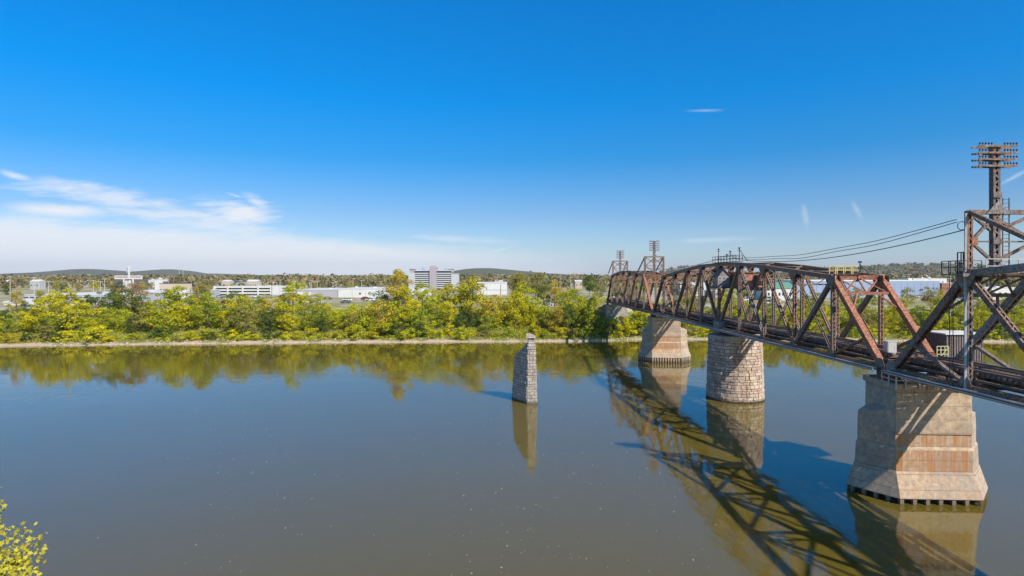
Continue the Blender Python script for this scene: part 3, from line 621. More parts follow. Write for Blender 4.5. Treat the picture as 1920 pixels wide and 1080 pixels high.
# roof-top gallery
gl = empty('mast_gallery', L2W(55.95, -2.6, 38, 22.25), 'small railed gallery with lamps and short masts on top of the swing span', 'platform', None, RZ)
b = MB(); b.box(-.5, .5, -4, 6, -.05, .02); b.obj('gallery_deck', ST_DARK, gl)
b = MB(); railing(b, [(-.5, -4, 0), (-.5, 6, 0), (.5, 6, 0), (.5, -4, 0)], .95, 1.2, .03); b.obj('gallery_railing', ST_DARK, gl)
for (x_, y_, h_) in ((0, -4, 1.9), (-.3, -1.2, 1.5), (.2, 1.5, 1.1), (0, 4.6, 2.1)):
    b = MB(); b.bar((x_, y_, 0), (x_, y_, h_), .09, .09); b.box(x_-.28, x_+.28, y_-.05, y_+.05, h_-.3, h_-.24); b.box(x_-.12, x_+.12, y_-.12, y_+.12, h_, h_+.2); b.obj('short_mast', CABLE, gl)
b = MB(); b.bar((0, -4, 1.8), (.6, -5.6, 0), .07, .07); b.obj('mast_stay', CABLE, gl)
# yellow railing over the portal
yr = empty('yellow_railing', L2W(55.95, -1.2, 8.5, 20.25), 'yellow guard railing on top of the red portal of the swing span', 'railing', None, RZ)
b = MB(); railing(b, [(-1.3, -.3, 0), (1.3, -.3, 0)], .85, .85, .035); b.obj('front_rail', YEL, yr)
b = MB(); railing(b, [(-1.3, .9, 0), (1.3, .9, 0)], .85, .85, .035); b.obj('back_rail', YEL, yr)
b = MB(); b.box(-1.4, 1.4, -.35, .95, -.06, 0); b.obj('plank', WOOD, yr)
b = MB(); b.bar((1.35, -.3, 0), (1.35, -.3, 1.25), .08, .08); b.bar((1.35, -.3, 1.0), (1.9, -1.2, -.1), .09, .09); b.box(1.22, 1.5, -.42, -.18, 1.2, 1.38); b.obj('lamp_post', CABLE, yr)
# ------------------------------------------------------------------ on the near pier
hr = empty('pier_handrail', (37.62, 55.6, 10.4), 'galvanised handrail round the top of the nearest concrete pier', 'railing', None, R(-3))
b = MB()
pts = [(-3.42, -.6), (-3.4, -2.74), (3.4, -2.74)]
for A, B in zip(pts, pts[1:]):
    for zz in (.35,): b.bar((*A, zz), (*B, zz), .07, .07, (0, 0, 1))
b.obj('rail_tube', GALV, hr)
pm = MB(); pm.box(-.05, .05, -.05, .05, -.4, .75); pme = pm.mesh('rail_post', GALV)
for q in ((-3.42, -.6), (-3.42, -1.7), (-3.4, -2.8), (-2.6, -2.8), (-1.4, -2.8), (-.1, -2.8), (1.1, -2.8), (2.3, -2.8)): child('rail_post', pme, hr, (*q, 0))
b = MB(); b.box(-.18, .18, -.14, .14, 0, .42); b.box(-.2, .2, -.16, .16, .42, .47); b.box(-.13, .13, -.15, -.14, .1, .34)
tag(b.obj('red_box', REDP, loc=(37.62-3.0, 55.3, 10.45)), 'small red box at the left corner of the nearest pier cap', 'box')
b = MB(); b.box(-.42, .42, -.35, .35, 0, 1.15); b.box(-.46, .46, -.39, .39, 1.15, 1.2); b.box(-.35, .35, -.37, -.35, .15, 1.05); b.box(.2, .26, -.39, -.37, .5, .7)
tag(b.obj('equipment_cabinet', GALV, loc=(bx(57)-1.2, 57.1, 12.62)), 'white metal equipment cabinet beside the track above the nearest pier', 'cabinet')
sh = empty('track_shed', (43.0, 58.2, 10.6), 'brown ribbed shed with pale flat roof beyond the track at the nearest pier', 'shed', None, R(.9))
b = MB(); b.box(-1.75, 1.75, -1.4, 1.4, 1.3, 3.85)
for i in range(15): x_ = -1.7+i*3.4/14; b.box(x_-.05, x_+.05, -1.46, -1.4, 1.35, 3.8)
for i in range(12): y_ = -1.3+i*2.6/11; b.box(-1.81, -1.75, y_-.05, y_+.05, 1.35, 3.8)
b.obj('shed_wall', BOARDS, sh)
b = MB(); b.box(-1.95, 1.95, -1.6, 1.6, 3.86, 3.98); b.obj('shed_roof', WHITE, sh)
b = MB(); b.box(-3.5, 1.9, -1.7, 1.6, 1.1, 1.28)
for x_, y_ in ((-3.2, -1.4), (1.6, -1.4), (-3.2, 1.3), (1.6, 1.3)): b.bar((x_, y_, 1.1), (x_*.25-2.2, y_*.8, -.3), .2, .2)
b.obj('shed_platform', ST_DARK, sh)
b = MB(); railing(b, [(-.55, 0, 0), (.55, 0, 0)], 1.5, .37, .03); b.bar((-.55, 0, .75), (.55, 0, .75), .05, .05, (0, 0, 1)); b.bar((-.55, 0, 1.15), (.55, 0, 1.15), .05, .05, (0, 0, 1)); b.bar((-.55, 0, .1), (.55, 0, 1.45), .04, .04)
tag(b.obj('yellow_gate', YPALE, loc=(40.6, 56.3, 11.9)), 'pale yellow barred gate in front of the brown ribbed shed', 'gate')
# ------------------------------------------------------------------ vegetation
def leaf(mb, c, nrm, s, rg):
    n = nrm.normalized(); a = n.orthogonal().normalized(); b = n.cross(a); th = rg.uniform(0, 6.28)
    u_ = a*math.cos(th)+b*math.sin(th); v_ = n.cross(u_); l = s*rg.uniform(.7, 1.3); w_ = l*rg.uniform(.45, .75)
    mb.add([c-u_*l*.5, c+v_*w_*.5-u_*l*.05, c+u_*l*.5+n*l*.08, c-v_*w_*.5-u_*l*.05], [(0, 1, 2, 3)])
def crown(rg, hgt, rad, z0, blobs, per, ls, gap=0.0, irr=.35):
    """crown of leaf clumps; z0 = crown base height"""
    mb = MB(); cs = []
    for i in range(blobs):
        th = rg.uniform(0, 6.28); k = rg.random()**.5; zz = rg.uniform(0, 1)
        prof = math.sin(math.pi*min(1, max(0, .12+zz*.86)))**.6
        r = rad*prof*k*rg.uniform(1-irr, 1+irr*.6); cs.append(Vector((r*math.cos(th), r*math.sin(th), z0+zz*(hgt-z0)*rg.uniform(.88, 1.04))))
    for c_ in cs:
        br = rad*rg.uniform(.20, .38)
        for j in range(per):
            d = Vector((rg.gauss(0, 1), rg.gauss(0, 1), rg.gauss(.25, .9))).normalized(); q = c_+Vector((d.x, d.y, d.z*.75))*br*rg.uniform(.55, 1.05)
            leaf(mb, q, d+Vector((rg.gauss(0, .5), rg.gauss(0, .5), rg.gauss(0, .5))), ls, rg)
    return mb, cs
def trunk(rg, hgt, r0, cs, k=10):
    mb = MB(); pts = [Vector((0, 0, -.8))]
    for i in range(1, 6): pts.append(Vector((rg.gauss(0, .06)*i, rg.gauss(0, .06)*i, hgt*.75*i/5)))
    mb.tube(pts, [r0*(1-.14*i) for i in range(6)], 7)
    for c_ in rg.sample(cs, min(k, len(cs))):
        zz = rg.uniform(.25, .7)*hgt; zz = min(zz, c_.z*.9); s0 = Vector((pts[3].x*zz/hgt, pts[3].y*zz/hgt, zz)); md = s0.lerp(c_, .5)+Vector((0, 0, .3))
        mb.tube([s0, md, c_], [r0*.4, r0*.25, r0*.1], 5, False)
    return mb
PROTO = {}
for kind, (n_, H, rad, z0, bl, per, ls, irr) in {
  'tree': (5, 8, 3.6, 1.0, 34, 58, .40, .35), 'tall': (3, 12, 4.2, 4.0, 62, 62, .42, .3), 'shrub': (5, 3.2, 2.1, .1, 20, 50, .34, .4), 'bare': (2, 9, 3.4, 2.5, 30, 22, .30, .6)}.items():
    for i in range(n_):
        rg = random.Random(f'{kind}{i}'); mb, cs = crown(rg, H, rad, z0, bl, per, ls, irr=irr); tk = trunk(rg, H, .05*H*.45, cs, 14 if kind == 'bare' else 8)
        PROTO[kind, i] = (mb.mesh(kind+'_crown', LEAF['mid green']), tk.mesh(kind+'_trunk', BARK), H)
TREES = []
NOUN = {'tree': ('leafy_tree', 'leafy tree', 'tree'), 'tall': ('tall_tree', 'tall tree', 'tree'), 'shrub': ('shrub', 'bushy shrub', 'shrub'), 'bare': ('thin_tree', 'thinly leaved tree', 'tree')}
def plant(x, y, h, colr, kind, row, wide=1.0, zb=None, lab=None):
    """x,y world; h height"""
    i = rnd.randrange(sum(1 for k in PROTO if k[0] == kind)); cm, tm, H = PROTO[kind, i]; s_1 = h/H; z_ = gh(x, y) if zb is None else zb
    r = empty(NOUN[kind][0], (x, y, z_-.1), 'x', NOUN[kind][2], None, rnd.uniform(0, 6.28)); r.scale = (s_1*wide, s_1*wide, s_1)
    c_ = child('crown', cm, r); c_.material_slots[0].link = 'OBJECT'; c_.material_slots[0].material = LEAF[colr]
    child('trunk', tm, r); TREES.append((r, 960+1120*x/y, colr, kind, row, lab)); return r
def px(p_, y): return (p_-960)/1120*y
cw = [('bright yellow', 26), ('yellow green', 34), ('mid green', 17), ('dark green', 13), ('golden', 3.5), ('olive', 7)]
def pick(f=None):
    l = [(c_, k*(f or {}).get(c_, 1)) for c_, k in cw]; tt = rnd.uniform(0, sum(k for _, k in l))
    for c_, k in l:
        tt -= k
        if tt <= 0: return c_
    return 'yellow green'
def near_bridge(x, y): return abs(x-bx(y)) < 6.5 and y > 190
# waterline shrubs, mid slope, bank top
x = -175.0
while x < 178:
    ys = shore(x)
    if not (abs(x-36) < 4): plant(x, ys+rnd.uniform(3.2, 7.5), rnd.uniform(1.8, 4.4), pick({'bright yellow': 1.3}), 'shrub', 'by the waterline', rnd.uniform(1.2, 1.7))
    x += rnd.uniform(2.6, 4.6)
x = -180.0
while x < 184:
    ys = shore(x); yy = ys+rnd.uniform(9, 15)
    rf = 1 if x < 30 else .8
    if not near_bridge(x, yy): plant(x, yy, rnd.choice([5.4, 6.4, 7.2, 8.4, 9.8])*rnd.uniform(.88, 1.12)*rf, pick(), 'tree', 'on the middle slope', rnd.uniform(1.0, 1.35))
    x += rnd.uniform(2.4, 3.7)
x = -190.0
while x < 194:
    ys = shore(x); yy = ys+rnd.uniform(19, 28)
    hh = rnd.choice([3.8, 5.2, 6.2, 7.4, 9.4])*rnd.uniform(.9, 1.1)
    ppx = 960+1120*x/yy
    if 105 < ppx < 210 or 400 < ppx < 470 or 560 < ppx < 700: hh *= .8
    if ppx > 780 and ppx < 1010: hh *= 1.25
    if ppx > 1330: hh *= .8
    if not near_bridge(x, yy) and not (1005 < ppx < 1045): plant(x, yy, hh, pick({'golden': 1.5, 'olive': 1.6, 'bright yellow': .8}), 'tree', 'along the bank top', rnd.uniform(1.05, 1.4))
    x += rnd.uniform(3.2, 5.2)
# ones that stand out
for (p_, y_, top_y, colr, kind, wide, lab) in [
  (247, 205, 531, 'rusty brown', 'tree', 1.35, 'wide rusty brown tree below the tall white sign'),
  (222, 208, 540, 'olive', 'tree', .8, 'olive tree just left of the wide rusty brown tree'),
  (377, 200, 533, 'olive', 'tall', 1.0, 'tall olive tree between the white gabled house and the parking garage'),
  (362, 198, 550, 'yellow green', 'tree', 1.0, 'yellow green tree at the foot of the tall olive tree'),
  (454, 192, 552, 'yellow green', 'tree', 1.25, 'broad bright tree rising in front of the parking garage'),
  (748, 205, 508, 'golden', 'tall', .95, 'tall golden tree with thin trunk left of the striped hotel'),
  (735, 200, 558, 'rusty brown', 'bare', 1.1, 'half bare brownish tree under the tall golden tree'),
  (780, 203, 560, 'rusty brown', 'bare', 1.0, 'thin pinkish brown tree right under the striped hotel'),
  (882, 215, 522, 'olive', 'tall', .8, 'tall olive tree just right of the striped hotel'),
  (975, 235, 514, 'olive', 'tall', 1.1, 'large olive tree left of the gravel clearing'),
  (1010, 260, 513, 'olive', 'tall', 1.1, 'large olive tree behind the gravel clearing'),
  (1040, 225, 527, 'golden', 'tree', 1.1, 'golden topped tree right of the gravel clearing'),
  (1018, 222, 535, 'dark green', 'tree', .9, 'dark green tree at the gravel clearing edge'),
  (1105, 240, 517, 'dark green', 'tall', 1.0, 'dark green round tree left of the far wire towers'),
  (1125, 225, 530, 'olive', 'tree', 1.0, 'olive tree right beside the far bridge end'),
  (1065, 215, 545, 'mid green', 'tree', 1.2, 'mid green tree on the bank above the stone ruin'),
  (965, 196, 545, 'bright yellow', 'tree', 1.2, 'bright yellow tree above the stone ruin'),
  (925, 196, 548, 'golden', 'tree', 1.1, 'golden tree below the white roofed hall'),
  (120, 198, 556, 'golden', 'tree', .9, 'small golden tree at the right end of the long warehouse'),
  (30, 198, 545, 'golden', 'tree', 1.0, 'golden tree at the left edge of the photo'),
  (75, 200, 545, 'yellow green', 'tall', .8, 'tall yellow green tree near the left edge'),
  (505, 196, 556, 'golden', 'tree', 1.0, 'golden tree right of the parking garage'),
  (540, 205, 541, 'olive', 'bare', .8, 'thin olive tree left of the long grey shed'),
  (1590, 230, 545, 'dark green', 'tree', 1.2, 'dark green tree seen through the red portal'),
  (1640, 235, 548, 'mid green', 'tree', 1.1, 'mid green tree just right of the red portal'),
  (1700, 250, 540, 'olive', 'tree', 1.3, 'wide olive tree between the two near trusses'),
  (1695, 215, 556, 'yellow green', 'tree', .9, 'round yellow green tree between the two near trusses'),
  (1745, 260, 535, 'olive', 'tree', 1.3, 'wide olive tree under the crane boom'),
  (1765, 245, 545, 'golden', 'tree', .8, 'golden tree left of the grey end post'),
  (1850, 230, 560, 'mid green', 'tree', 1.2, 'mid green tree framed by the nearest span bracing'),
  (1545, 225, 575, 'golden', 'tree', .9, 'golden tree seen through the swing span near its red portal'),
  (1480, 230, 572, 'yellow green', 'tree', 1.0, 'yellow green tree below the green roofed building'),
  (1290, 240, 530, 'olive', 'tree', 1.1, 'olive tree behind the far end of the swing span'),
  (1175, 250, 530, 'olive', 'tree', 1.4, 'olive tree seen through the farthest truss span')]:
    x_ = px(p_, y_); top = 20-(top_y-518)*y_/1120; zb = gh(x_, y_); plant(x_, y_, max(2.5, top-zb), colr, kind, '', wide, zb, lab)
# dense shrubs round the abutment
for i in range(26):
    sd = -1 if i % 2 else 1; y_ = rnd.uniform(190, 204); x_ = bx(y_)+sd*rnd.uniform(4.5, 16); plant(x_, y_, rnd.uniform(2.6, 5.2), pick({'dark green': 3, 'mid green': 3}), 'shrub', 'round the stone abutment', 1.2)
for i in range(13): y_ = rnd.uniform(190, 197); x_ = bx(y_)-5+i*.85; plant(x_, y_, rnd.uniform(3.2, 5.4), pick({'mid green': 3, 'dark green': 2}), 'shrub', 'round the stone abutment', 1.2)
# mid-distance trees between the buildings
spots = []
for i in range(200):
    y_ = rnd.uniform(270, 700); p_ = rnd.uniform(-40, 1960); x_ = px(p_, y_)
    if near_bridge(x_, y_) : continue
    if (40 < p_ < 350 or 395 < p_ < 960) and y_ < 430 : continue
    if 1440 < p_ < 1790 and y_ < 420: continue
    plant(x_, y_, rnd.uniform(4.5, 8.5), pick({'olive': 6, 'bright yellow': .3, 'golden': 1.5, 'dark green': 2}), 'tree', 'among the far buildings', rnd.uniform(1, 1.3))
LM = [(-200, 'left of frame'), (0, 'under the long white warehouse'), (212, 'under the tall white sign'), (300, 'under the white gabled house'), (400, 'under the parking garage'), (540, 'under the long grey shed'),
      (722, 'under the striped hotel'), (872, 'under the white roofed hall'), (990, 'near the gravel clearing'), (1090, 'left of the abutment'), (1160, 'behind the farthest span'), (1245, 'behind the swing span far half'),
      (1380, 'behind the swing span near half'), (1560, 'behind the red portal'), (1660, 'between the near trusses'), (1800, 'behind the nearest span'), (1921, 'right of frame')]
ORD = ['first', 'second', 'third', 'fourth', 'fifth', 'sixth', 'seventh', 'eighth', 'ninth', 'tenth', 'eleventh', 'twelfth']
cells = {}
for r, p_, colr, kind, row, lab in TREES:
    if lab: r['label'] = lab; r['group'] = 'trees of the far bank'; continue
    lm = [n_ for a_, n_ in LM if p_ >= a_]; lm = lm[-1] if lm else 'left of frame'
    cells.setdefault((colr, kind, row, lm), []).append((p_, r))
for (colr, kind, row, lm), l in cells.items():
    l.sort(key=lambda q: q[0])
    for i, (_, r) in enumerate(l):
        base_ = f'{colr} {NOUN[kind][1].split()[-1]} {row} {lm}'
        r['label'] = base_ if len(l) == 1 else f'{ORD[i]} from left: {base_}' if i < 12 else f'far right {base_}'
        r['group'] = {'by the waterline': 'shrubs by the waterline', 'on the middle slope': 'trees on the middle slope', 'along the bank top': 'trees along the bank top', 'round the stone abutment': 'shrubs round the abutment', 'among the far buildings': 'trees among the far buildings'}[row]
# undergrowth
def undergrowth(name, mkey, n_, label, seed, zr):
    rg = random.Random(seed); mb = MB()
    for i in range(n_):
        x_ = rg.uniform(-185, 190); d_ = rg.uniform(*zr); y_ = shore(x_)+d_; 
        if noise.noise((x_*.15, y_*.15, seed)) < -.12: continue
        z_ = gh(x_, y_)
        c0 = Vector((x_, y_, z_))
        for j in range(5):
            q = c0+Vector((rg.gauss(0, .35), rg.gauss(0, .35), rg.uniform(0, .75))); leaf(mb, q, Vector((rg.gauss(0, .7), rg.gauss(-.3, .7), 1)), .42, rg)
    tag(mb.obj(name, LEAF[mkey]), label, 'undergrowth', kind='stuff')
undergrowth('riverbank_undergrowth', 'yellow green', 15000, 'low yellow green undergrowth covering the far river bank', 5, (2.0, 32))
undergrowth('weedy_ground_cover', 'olive', 3500, 'patchy olive weeds along the foot of the far bank', 9, (1.6, 14))
# shoreline stones
rg = random.Random(4); mb = MB()
for i in range(1100):
    x_ = rg.uniform(-180, 185); y_ = shore(x_)+rg.uniform(-.5, 4.5)*rg.random(); z_ = max(-.05, gh(x_, y_)); r_ = rg.uniform(.08, .30)
    vs = [(x_+r_*rg.uniform(.6, 1.3)*a_, y_+r_*rg.uniform(.6, 1.3)*b_, z_+r_*c_) for a_, b_, c_ in ((-1, -1, -.3), (1, -1, -.3), (1, 1, -.3), (-1, 1, -.3), (-.6, -.6, .7), (.6, -.5, .8), (.6, .6, .6), (-.5, .6, .7))]
    mb.add(vs, [(0, 3, 2, 1), (4, 5, 6, 7), (0, 1, 5, 4), (1, 2, 6, 5), (2, 3, 7, 6), (3, 0, 4, 7)])
tag(mb.obj('shore_stones', plain('shore_stone', (.50, .39, .28), .9, 0, .3, 1)), 'pale stones and gravel scattered along the far waterline', 'stones', kind='stuff')
# far woods
def woods(name, n_, yr, pr, hr_, cols, label, seed, q_, ls, cond=None):
    rg = random.Random(seed); mb = MB(); ca = []
    for i in range(n_):
        y_ = yr[0]*(yr[1]/yr[0])**rg.random(); p_ = rg.uniform(*pr); x_ = px(p_, y_)
        if cond and not cond(p_, x_, y_): continue
        h_ = rg.uniform(*hr_); r_ = h_*rg.uniform(.5, .8); z_ = gh(x_, y_); c_ = cols[rg.randrange(len(cols))]; k = rg.uniform(.9, 1.12)
        for j in range(q_):
            d = Vector((rg.gauss(0, 1), rg.gauss(-.2, 1), rg.gauss(.3, .8))).normalized(); q = Vector((x_+d.x*r_, y_+d.y*r_, z_+h_*.5+d.z*h_*.48))
            leaf(mb, q, d+Vector((rg.gauss(0, .35), rg.gauss(0, .35), rg.gauss(0, .35))), ls*(.6+y_/1800), rg); ca.append([v_*k for v_ in c_])
    m, t, p = mat(name+'_leaves'); vc = t.new('ShaderNodeVertexColor', layer_name='leaf'); t.l.new(vc.outputs[0], p.inputs['Base Color']); p.inputs['Roughness'].default_value = .9
    o = mb.obj(name, m); at = o.data.color_attributes.new('leaf', 'FLOAT_COLOR', 'CORNER'); buf = []
    for c_ in ca: buf += [*c_, 1]*4
    at.data.foreach_set('color', buf); tag(o, label, 'woods', kind='stuff')
WC = [(.19, .155, .065), (.22, .165, .075), (.15, .145, .055), (.11, .12, .045), (.20, .145, .075), (.25, .20, .075)]
woods('distant_woods', 4200, (560, 2800), (-60, 1980), (8, 15), WC, 'distant autumn woods spreading to the foot of the hills', 11, 24, 3.6)
woods('ridge_woods', 1500, (1500, 3000), (-60, 1980), (10, 16), [tuple(x*.8 for x in c_) for c_ in WC], 'dark wooded ridge along the right hand horizon', 12, 18, 3.2, lambda p_, x_, y_: gh(x_, y_) > 13)
# ------------------------------------------------------------------ buildings
GZ = 8.4
def el(py, Y): return 20-(py-518)*Y/1120
def building(name, x0, x1, Y, depth, ztop, label, wall, roof, wins=None, gable=False, z0=None, cat='building', group=None, parapet=.25, extra=None):
    z0 = gh((x0+x1)/2, Y+depth/2)-.3 if z0 is None else z0
    r = empty(name, ((x0+x1)/2, Y, z0), label, cat, group); W_ = (x1-x0)/2; H_ = ztop-z0
    b = MB(); b.box(-W_, W_, 0, depth, 0, H_); b.obj('wall', wall, r)
    b = MB()
    if gable:
        rh = min(depth, 2*W_)*.22; b.add([(-W_-.3, -.3, H_+.01), (W_+.3, -.3, H_+.01), (W_+.3, depth+.3, H_+.01), (-W_-.3, depth+.3, H_+.01), (-W_-.3, depth/2, H_+rh), (W_+.3, depth/2, H_+rh)], [(0, 1, 5, 4), (2, 3, 4, 5), (0, 4, 3), (1, 2, 5), (0, 3, 2, 1)])
    else:
        b.box(-W_-.15, W_+.15, -.15, depth+.15, H_+.002, H_+parapet)
        for i in range(max(1, int(W_/6))): xx = rnd.uniform(-W_*.9, W_*.8); yy = rnd.uniform(depth*.1, depth*.8); b.box(xx, xx+rnd.uniform(1, 2.2), yy, yy+1.5, H_+parapet+.003, H_+parapet+rnd.uniform(.5, 1.1))
    b.obj('roof', roof, r)
    if wins:
        n_, rows, ww, wh = wins
        for j in range(rows):
            for i in range(n_):
                xx = -W_+(i+.5)*2*W_/n_; zz = H_*(j+.55)/rows; b = MB(); b.box(xx-ww/2, xx+ww/2, -.04, 0.001, zz-wh/2, zz+wh/2); b.obj('window', GLASS, r)
    return r
# 1 long warehouse
r = building('warehouse', px(45, 250), px(205, 250), 250, 95, el(553.5, 250), 'long low white roofed warehouse at the far left above the bank', GREYW, WROOF)
for i in range(14): b = MB(); xx = -17+i*2.5; b.box(xx-.9, xx+.9, -.05, 0.002, 2.9, 3.4); b.obj('window', GLASS, r)
b = MB(); b.add([(-19, -9, 2.0), (17.5, -9, 2.0), (17.5, 0, 2.5), (-19, 0, 2.5), (-19, -9, 0), (17.5, -9, 0), (17.5, 0, 0), (-19, 0, 0)], [(0, 1, 2, 3), (4, 5, 1, 0), (5, 6, 2, 1), (6, 7, 3, 2), (7, 4, 0, 3)]); b.obj('lean_to', WROOF, r)
# 2 sign building
Yb = 480; r = empty('roadside_sign', (px(240, Yb), Yb, gh(px(240, Yb), Yb)), 'long white lettered sign with tall white fin over a dark building', 'sign')
W_ = 51/1120*Yb/2; z_ = r.location.z; zt, zm, zb2 = el(516.5, Yb)-z_, el(523.5, Yb)-z_, el(531, Yb)-z_
b = MB(); b.box(-W_, W_, 0, 1.2, zm, zt); b.obj('sign_panel', WHITE, r)
b = MB(); b.box(-W_, W_, 0.3, 9, 0, zm-.15); b.obj('building_wall', DROOF, r)
b = MB()
rg = random.Random(21); xx = -W_+.8
while xx < W_-1: l_ = rg.uniform(.4, 1.2); b.box(xx, xx+l_, -.04, 0, zm+.8+rg.uniform(0, .3), zt-.5); xx += l_+rg.uniform(.25, .6)
b.obj('sign_lettering', plain('faded_red_letters', (.42, .20, .18)), r)
for xx in (-3.5, 4): b = MB(); b.box(xx-.5, xx+.5, -.1, .3, zb2-2, zm); b.obj('sign_pillar', WHITE, r)
b = MB(); b.box(-2.3, -.2, -.6, .3, 0, zm-1.2); b.box(.5, 2.4, -.5, .3, 0, zm-1); b.obj('sign_base', WHITE, r)
b = MB(); b.box(.2, 1.5, -.3, .3, zm, el(499.5, Yb)-z_); b.obj('sign_fin', WHITE, r); b = MB(); b.loft([(el(511, Yb)-z_, [(-1.1, -.2), (.1, -.2), (.1, .3), (-1.1, .3)]), (el(501, Yb)-z_, [(-1.5, -.2), (.1, -.2), (.1, .3), (-1.5, .3)])]); b.obj('sign_wing', GREYW, r)
building('small_office', px(266, 560), px(281, 560), 560, 10, el(525, 560), 'small white office just right of the lettered sign', WHITE, WROOF, (3, 1, 1.2, 1.2))
# 4 white gabled house with two windows
Yh = 240; r = empty('white_house', (px(343, Yh), Yh, GZ), 'small white house with two dark windows left of the parking garage', 'house')
b = MB(); H_ = el(550, Yh)-GZ; b.box(-4.3, 0, 0, 9, -1, H_); b.obj('wall', WHITE, r)
b = MB(); b.box(-10.8, -4.31, 1.5, 9, -1, H_-.1); b.obj('side_wing', GREYW, r)
b = MB(); b.add([(-4.6, -.3, H_), (.3, -.3, H_), (.3, 9.3, H_), (-4.6, 9.3, H_), (-4.6, 4.5, H_+1.2), (.3, 4.5, H_+1.2)], [(0, 1, 5, 4), (2, 3, 4, 5), (0, 4, 3), (1, 2, 5), (0, 3, 2, 1)]); b.add([(-11, 1.2, H_-.05), (-4.62, 1.2, H_-.05), (-4.62, 9.2, H_+.9), (-11, 9.2, H_+.9)], [(0, 1, 2, 3)]); b.obj('roof', WROOF, r)
for xx in (-2.6, -1.2): b = MB(); b.box(xx-.3, xx+.3, -.04, .002, H_-2.2, H_-1.0); b.obj('window', GLASS, r)
building('beige_store', px(299, 330), px(331, 330), 330, 16, el(532, 330), 'flat beige store behind the small white house', BEIGE, DROOF, (6, 1, 1, 1))
building('white_store', px(290, 420), px(302, 420), 420, 8, el(524, 420), 'small white block with rooftop vents behind the beige store', WHITE, WROOF)
# 5 parking garage
Yg = 380; r = empty('parking_garage', (px(461, Yg), Yg, GZ-.6), 'low three deck white parking garage with open dark levels', 'parking garage'); W_ = 61/1120*Yg; z_ = GZ-.6
levels = [el(537, Yg)-z_, el(542.5, Yg)-z_, el(548, Yg)-z_]
for q in levels: b = MB(); b.box(-W_, W_, 0, 30, q-1.0, q); b.obj('deck', WHITE, r)
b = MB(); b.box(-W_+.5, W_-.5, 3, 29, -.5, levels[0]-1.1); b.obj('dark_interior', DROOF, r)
for pxx in (402, 427, 455, 484, 508): xx = (pxx-461)/1120*Yg; b = MB(); b.box(xx-.45, xx+.45, -.3, -.003, -.5, levels[0]+.4); b.obj('column', WHITE, r)
b = MB(); b.box(W_-3.7, W_+.1, -.8, 6, -.5, levels[0]+.6); b.obj('stair_tower', WHITE, r)
# 6 long grey shed
Yw = 330; r = building('long_shed', px(557, Yw), px(633, Yw), Yw, 40, el(543.5, Yw), 'long grey corrugated shed with painted left end right of the garage', GREYW, WROOF, parapet=.35); hs_ = el(543.5, Yw)-r.location.z
for i in range(28): xx = -11+i*.8; b = MB(); b.box(xx-.06, xx+.06, -.07, .001, .2, hs_-.1); b.obj('rib', LILAC, r)
b = MB(); b.box(-11, -3.5, -.09, -.075, 1.2, 3.2); b.obj('painted_panel', WHITE, r)
r = building('white_hall', px(634, Yw), px(716, Yw), Yw, 42, el(542, Yw), 'bright white block of the long shed with one small dark opening', WHITE, WROOF, parapet=.35)
b = MB(); b.box(-.5, .5, -.05, .001, 1.9, 2.9); b.obj('opening', GLASS, r)
for xx in (-4.3, 3.2): b = MB(); b.box(xx-.1, xx+.1, -.08, .001, 0, 4.4); b.obj('downpipe', GREYW, r)
b = MB(); b.box(-2.2, 2.2, -1.2, 1.2, .5, 3.0); b.box(-2.9, -2.25, -1.1, 1.1, .4, 2.3); b.box(-2.6, 2.1, -1.0, 1.0, .1, .5)
tag(b.obj('red_truck', REDP, loc=(px(553, 290), 290, GZ-.5)), 'red box truck at the left end of the long grey shed', 'truck')
# 7 hotel
Yt = 520; cx = px(812.5, Yt); r = empty('striped_hotel', (cx, Yt, GZ-1), 'multi storey office tower striped with dark window bands round a central shaft', 'office tower'); z_ = GZ-1
def hx(p_): return (p_-812.5)/1120*Yt
def hz(y_): return el(y_, Yt)-z_
b = MB(); b.box(hx(805.5), hx(818.5), -1.0, 12, 0, hz(500)); b.obj('central_shaft', LILAC, r)
b = MB(); b.prism([(hx(805.5), 2, hz(500)+.01), (hx(818.5), 2, hz(500)+.01), (hx(815.5), 2, hz(497.8)), (hx(808), 2, hz(498.5))], 4, 1); b.obj('shaft_crown', LILAC, r)
for (a_, c_) in ((778, 805.4), (818.6, 846)):
    b = MB(); b.box(hx(a_), hx(c_), .6, 12, 0, hz(508)); b.obj('window_wall', GLASS, r)
    for k in range(8):
        yb_ = 511.5+k*3.85; b = MB(); b.box(hx(a_), hx(c_), 0, .61, hz(yb_+2.1), hz(yb_)); b.obj('floor_band', HOTELW, r)
    b = MB(); b.box(hx(a_), hx(c_), 0, 12, hz(508), hz(507)); b.obj('roof_slab', WHITE, r)
b = MB(); b.box(hx(846.1), hx(859), -.5, 12, 0, hz(513.5)); b.box(hx(845.6), hx(860), -.7, 12.2, hz(513.5), hz(512.8)); b.obj('end_block', HOTELW, r)
b = MB(); b.box(hx(766), hx(777.9), -.5, 12, 0, hz(513.5)); b.obj('end_block', HOTELW, r)
for a_, c_ in ((767, 777), (840, 849)):
    b = MB(); b.box(hx(a_), hx(c_), 2, 10, hz(511), hz(505)); b.box(hx(a_)-.3, hx(c_)+.3, 1.5, 10.5, hz(505), hz(504)); b.obj('rooftop_room', LILAC, r)
b = MB(); b.prism([(hx(790), 3, hz(507)), (hx(798.5), 3, hz(507)), (hx(790), 3, hz(500.5))], 3, 1); b.obj('rooftop_fin', BLUEG, r)
b = MB(); b.prism([(hx(831), 3, hz(507)), (hx(838), 3, hz(507)), (hx(836), 3, hz(502))], 3, 1); b.obj('rooftop_fin', BLUEG, r)
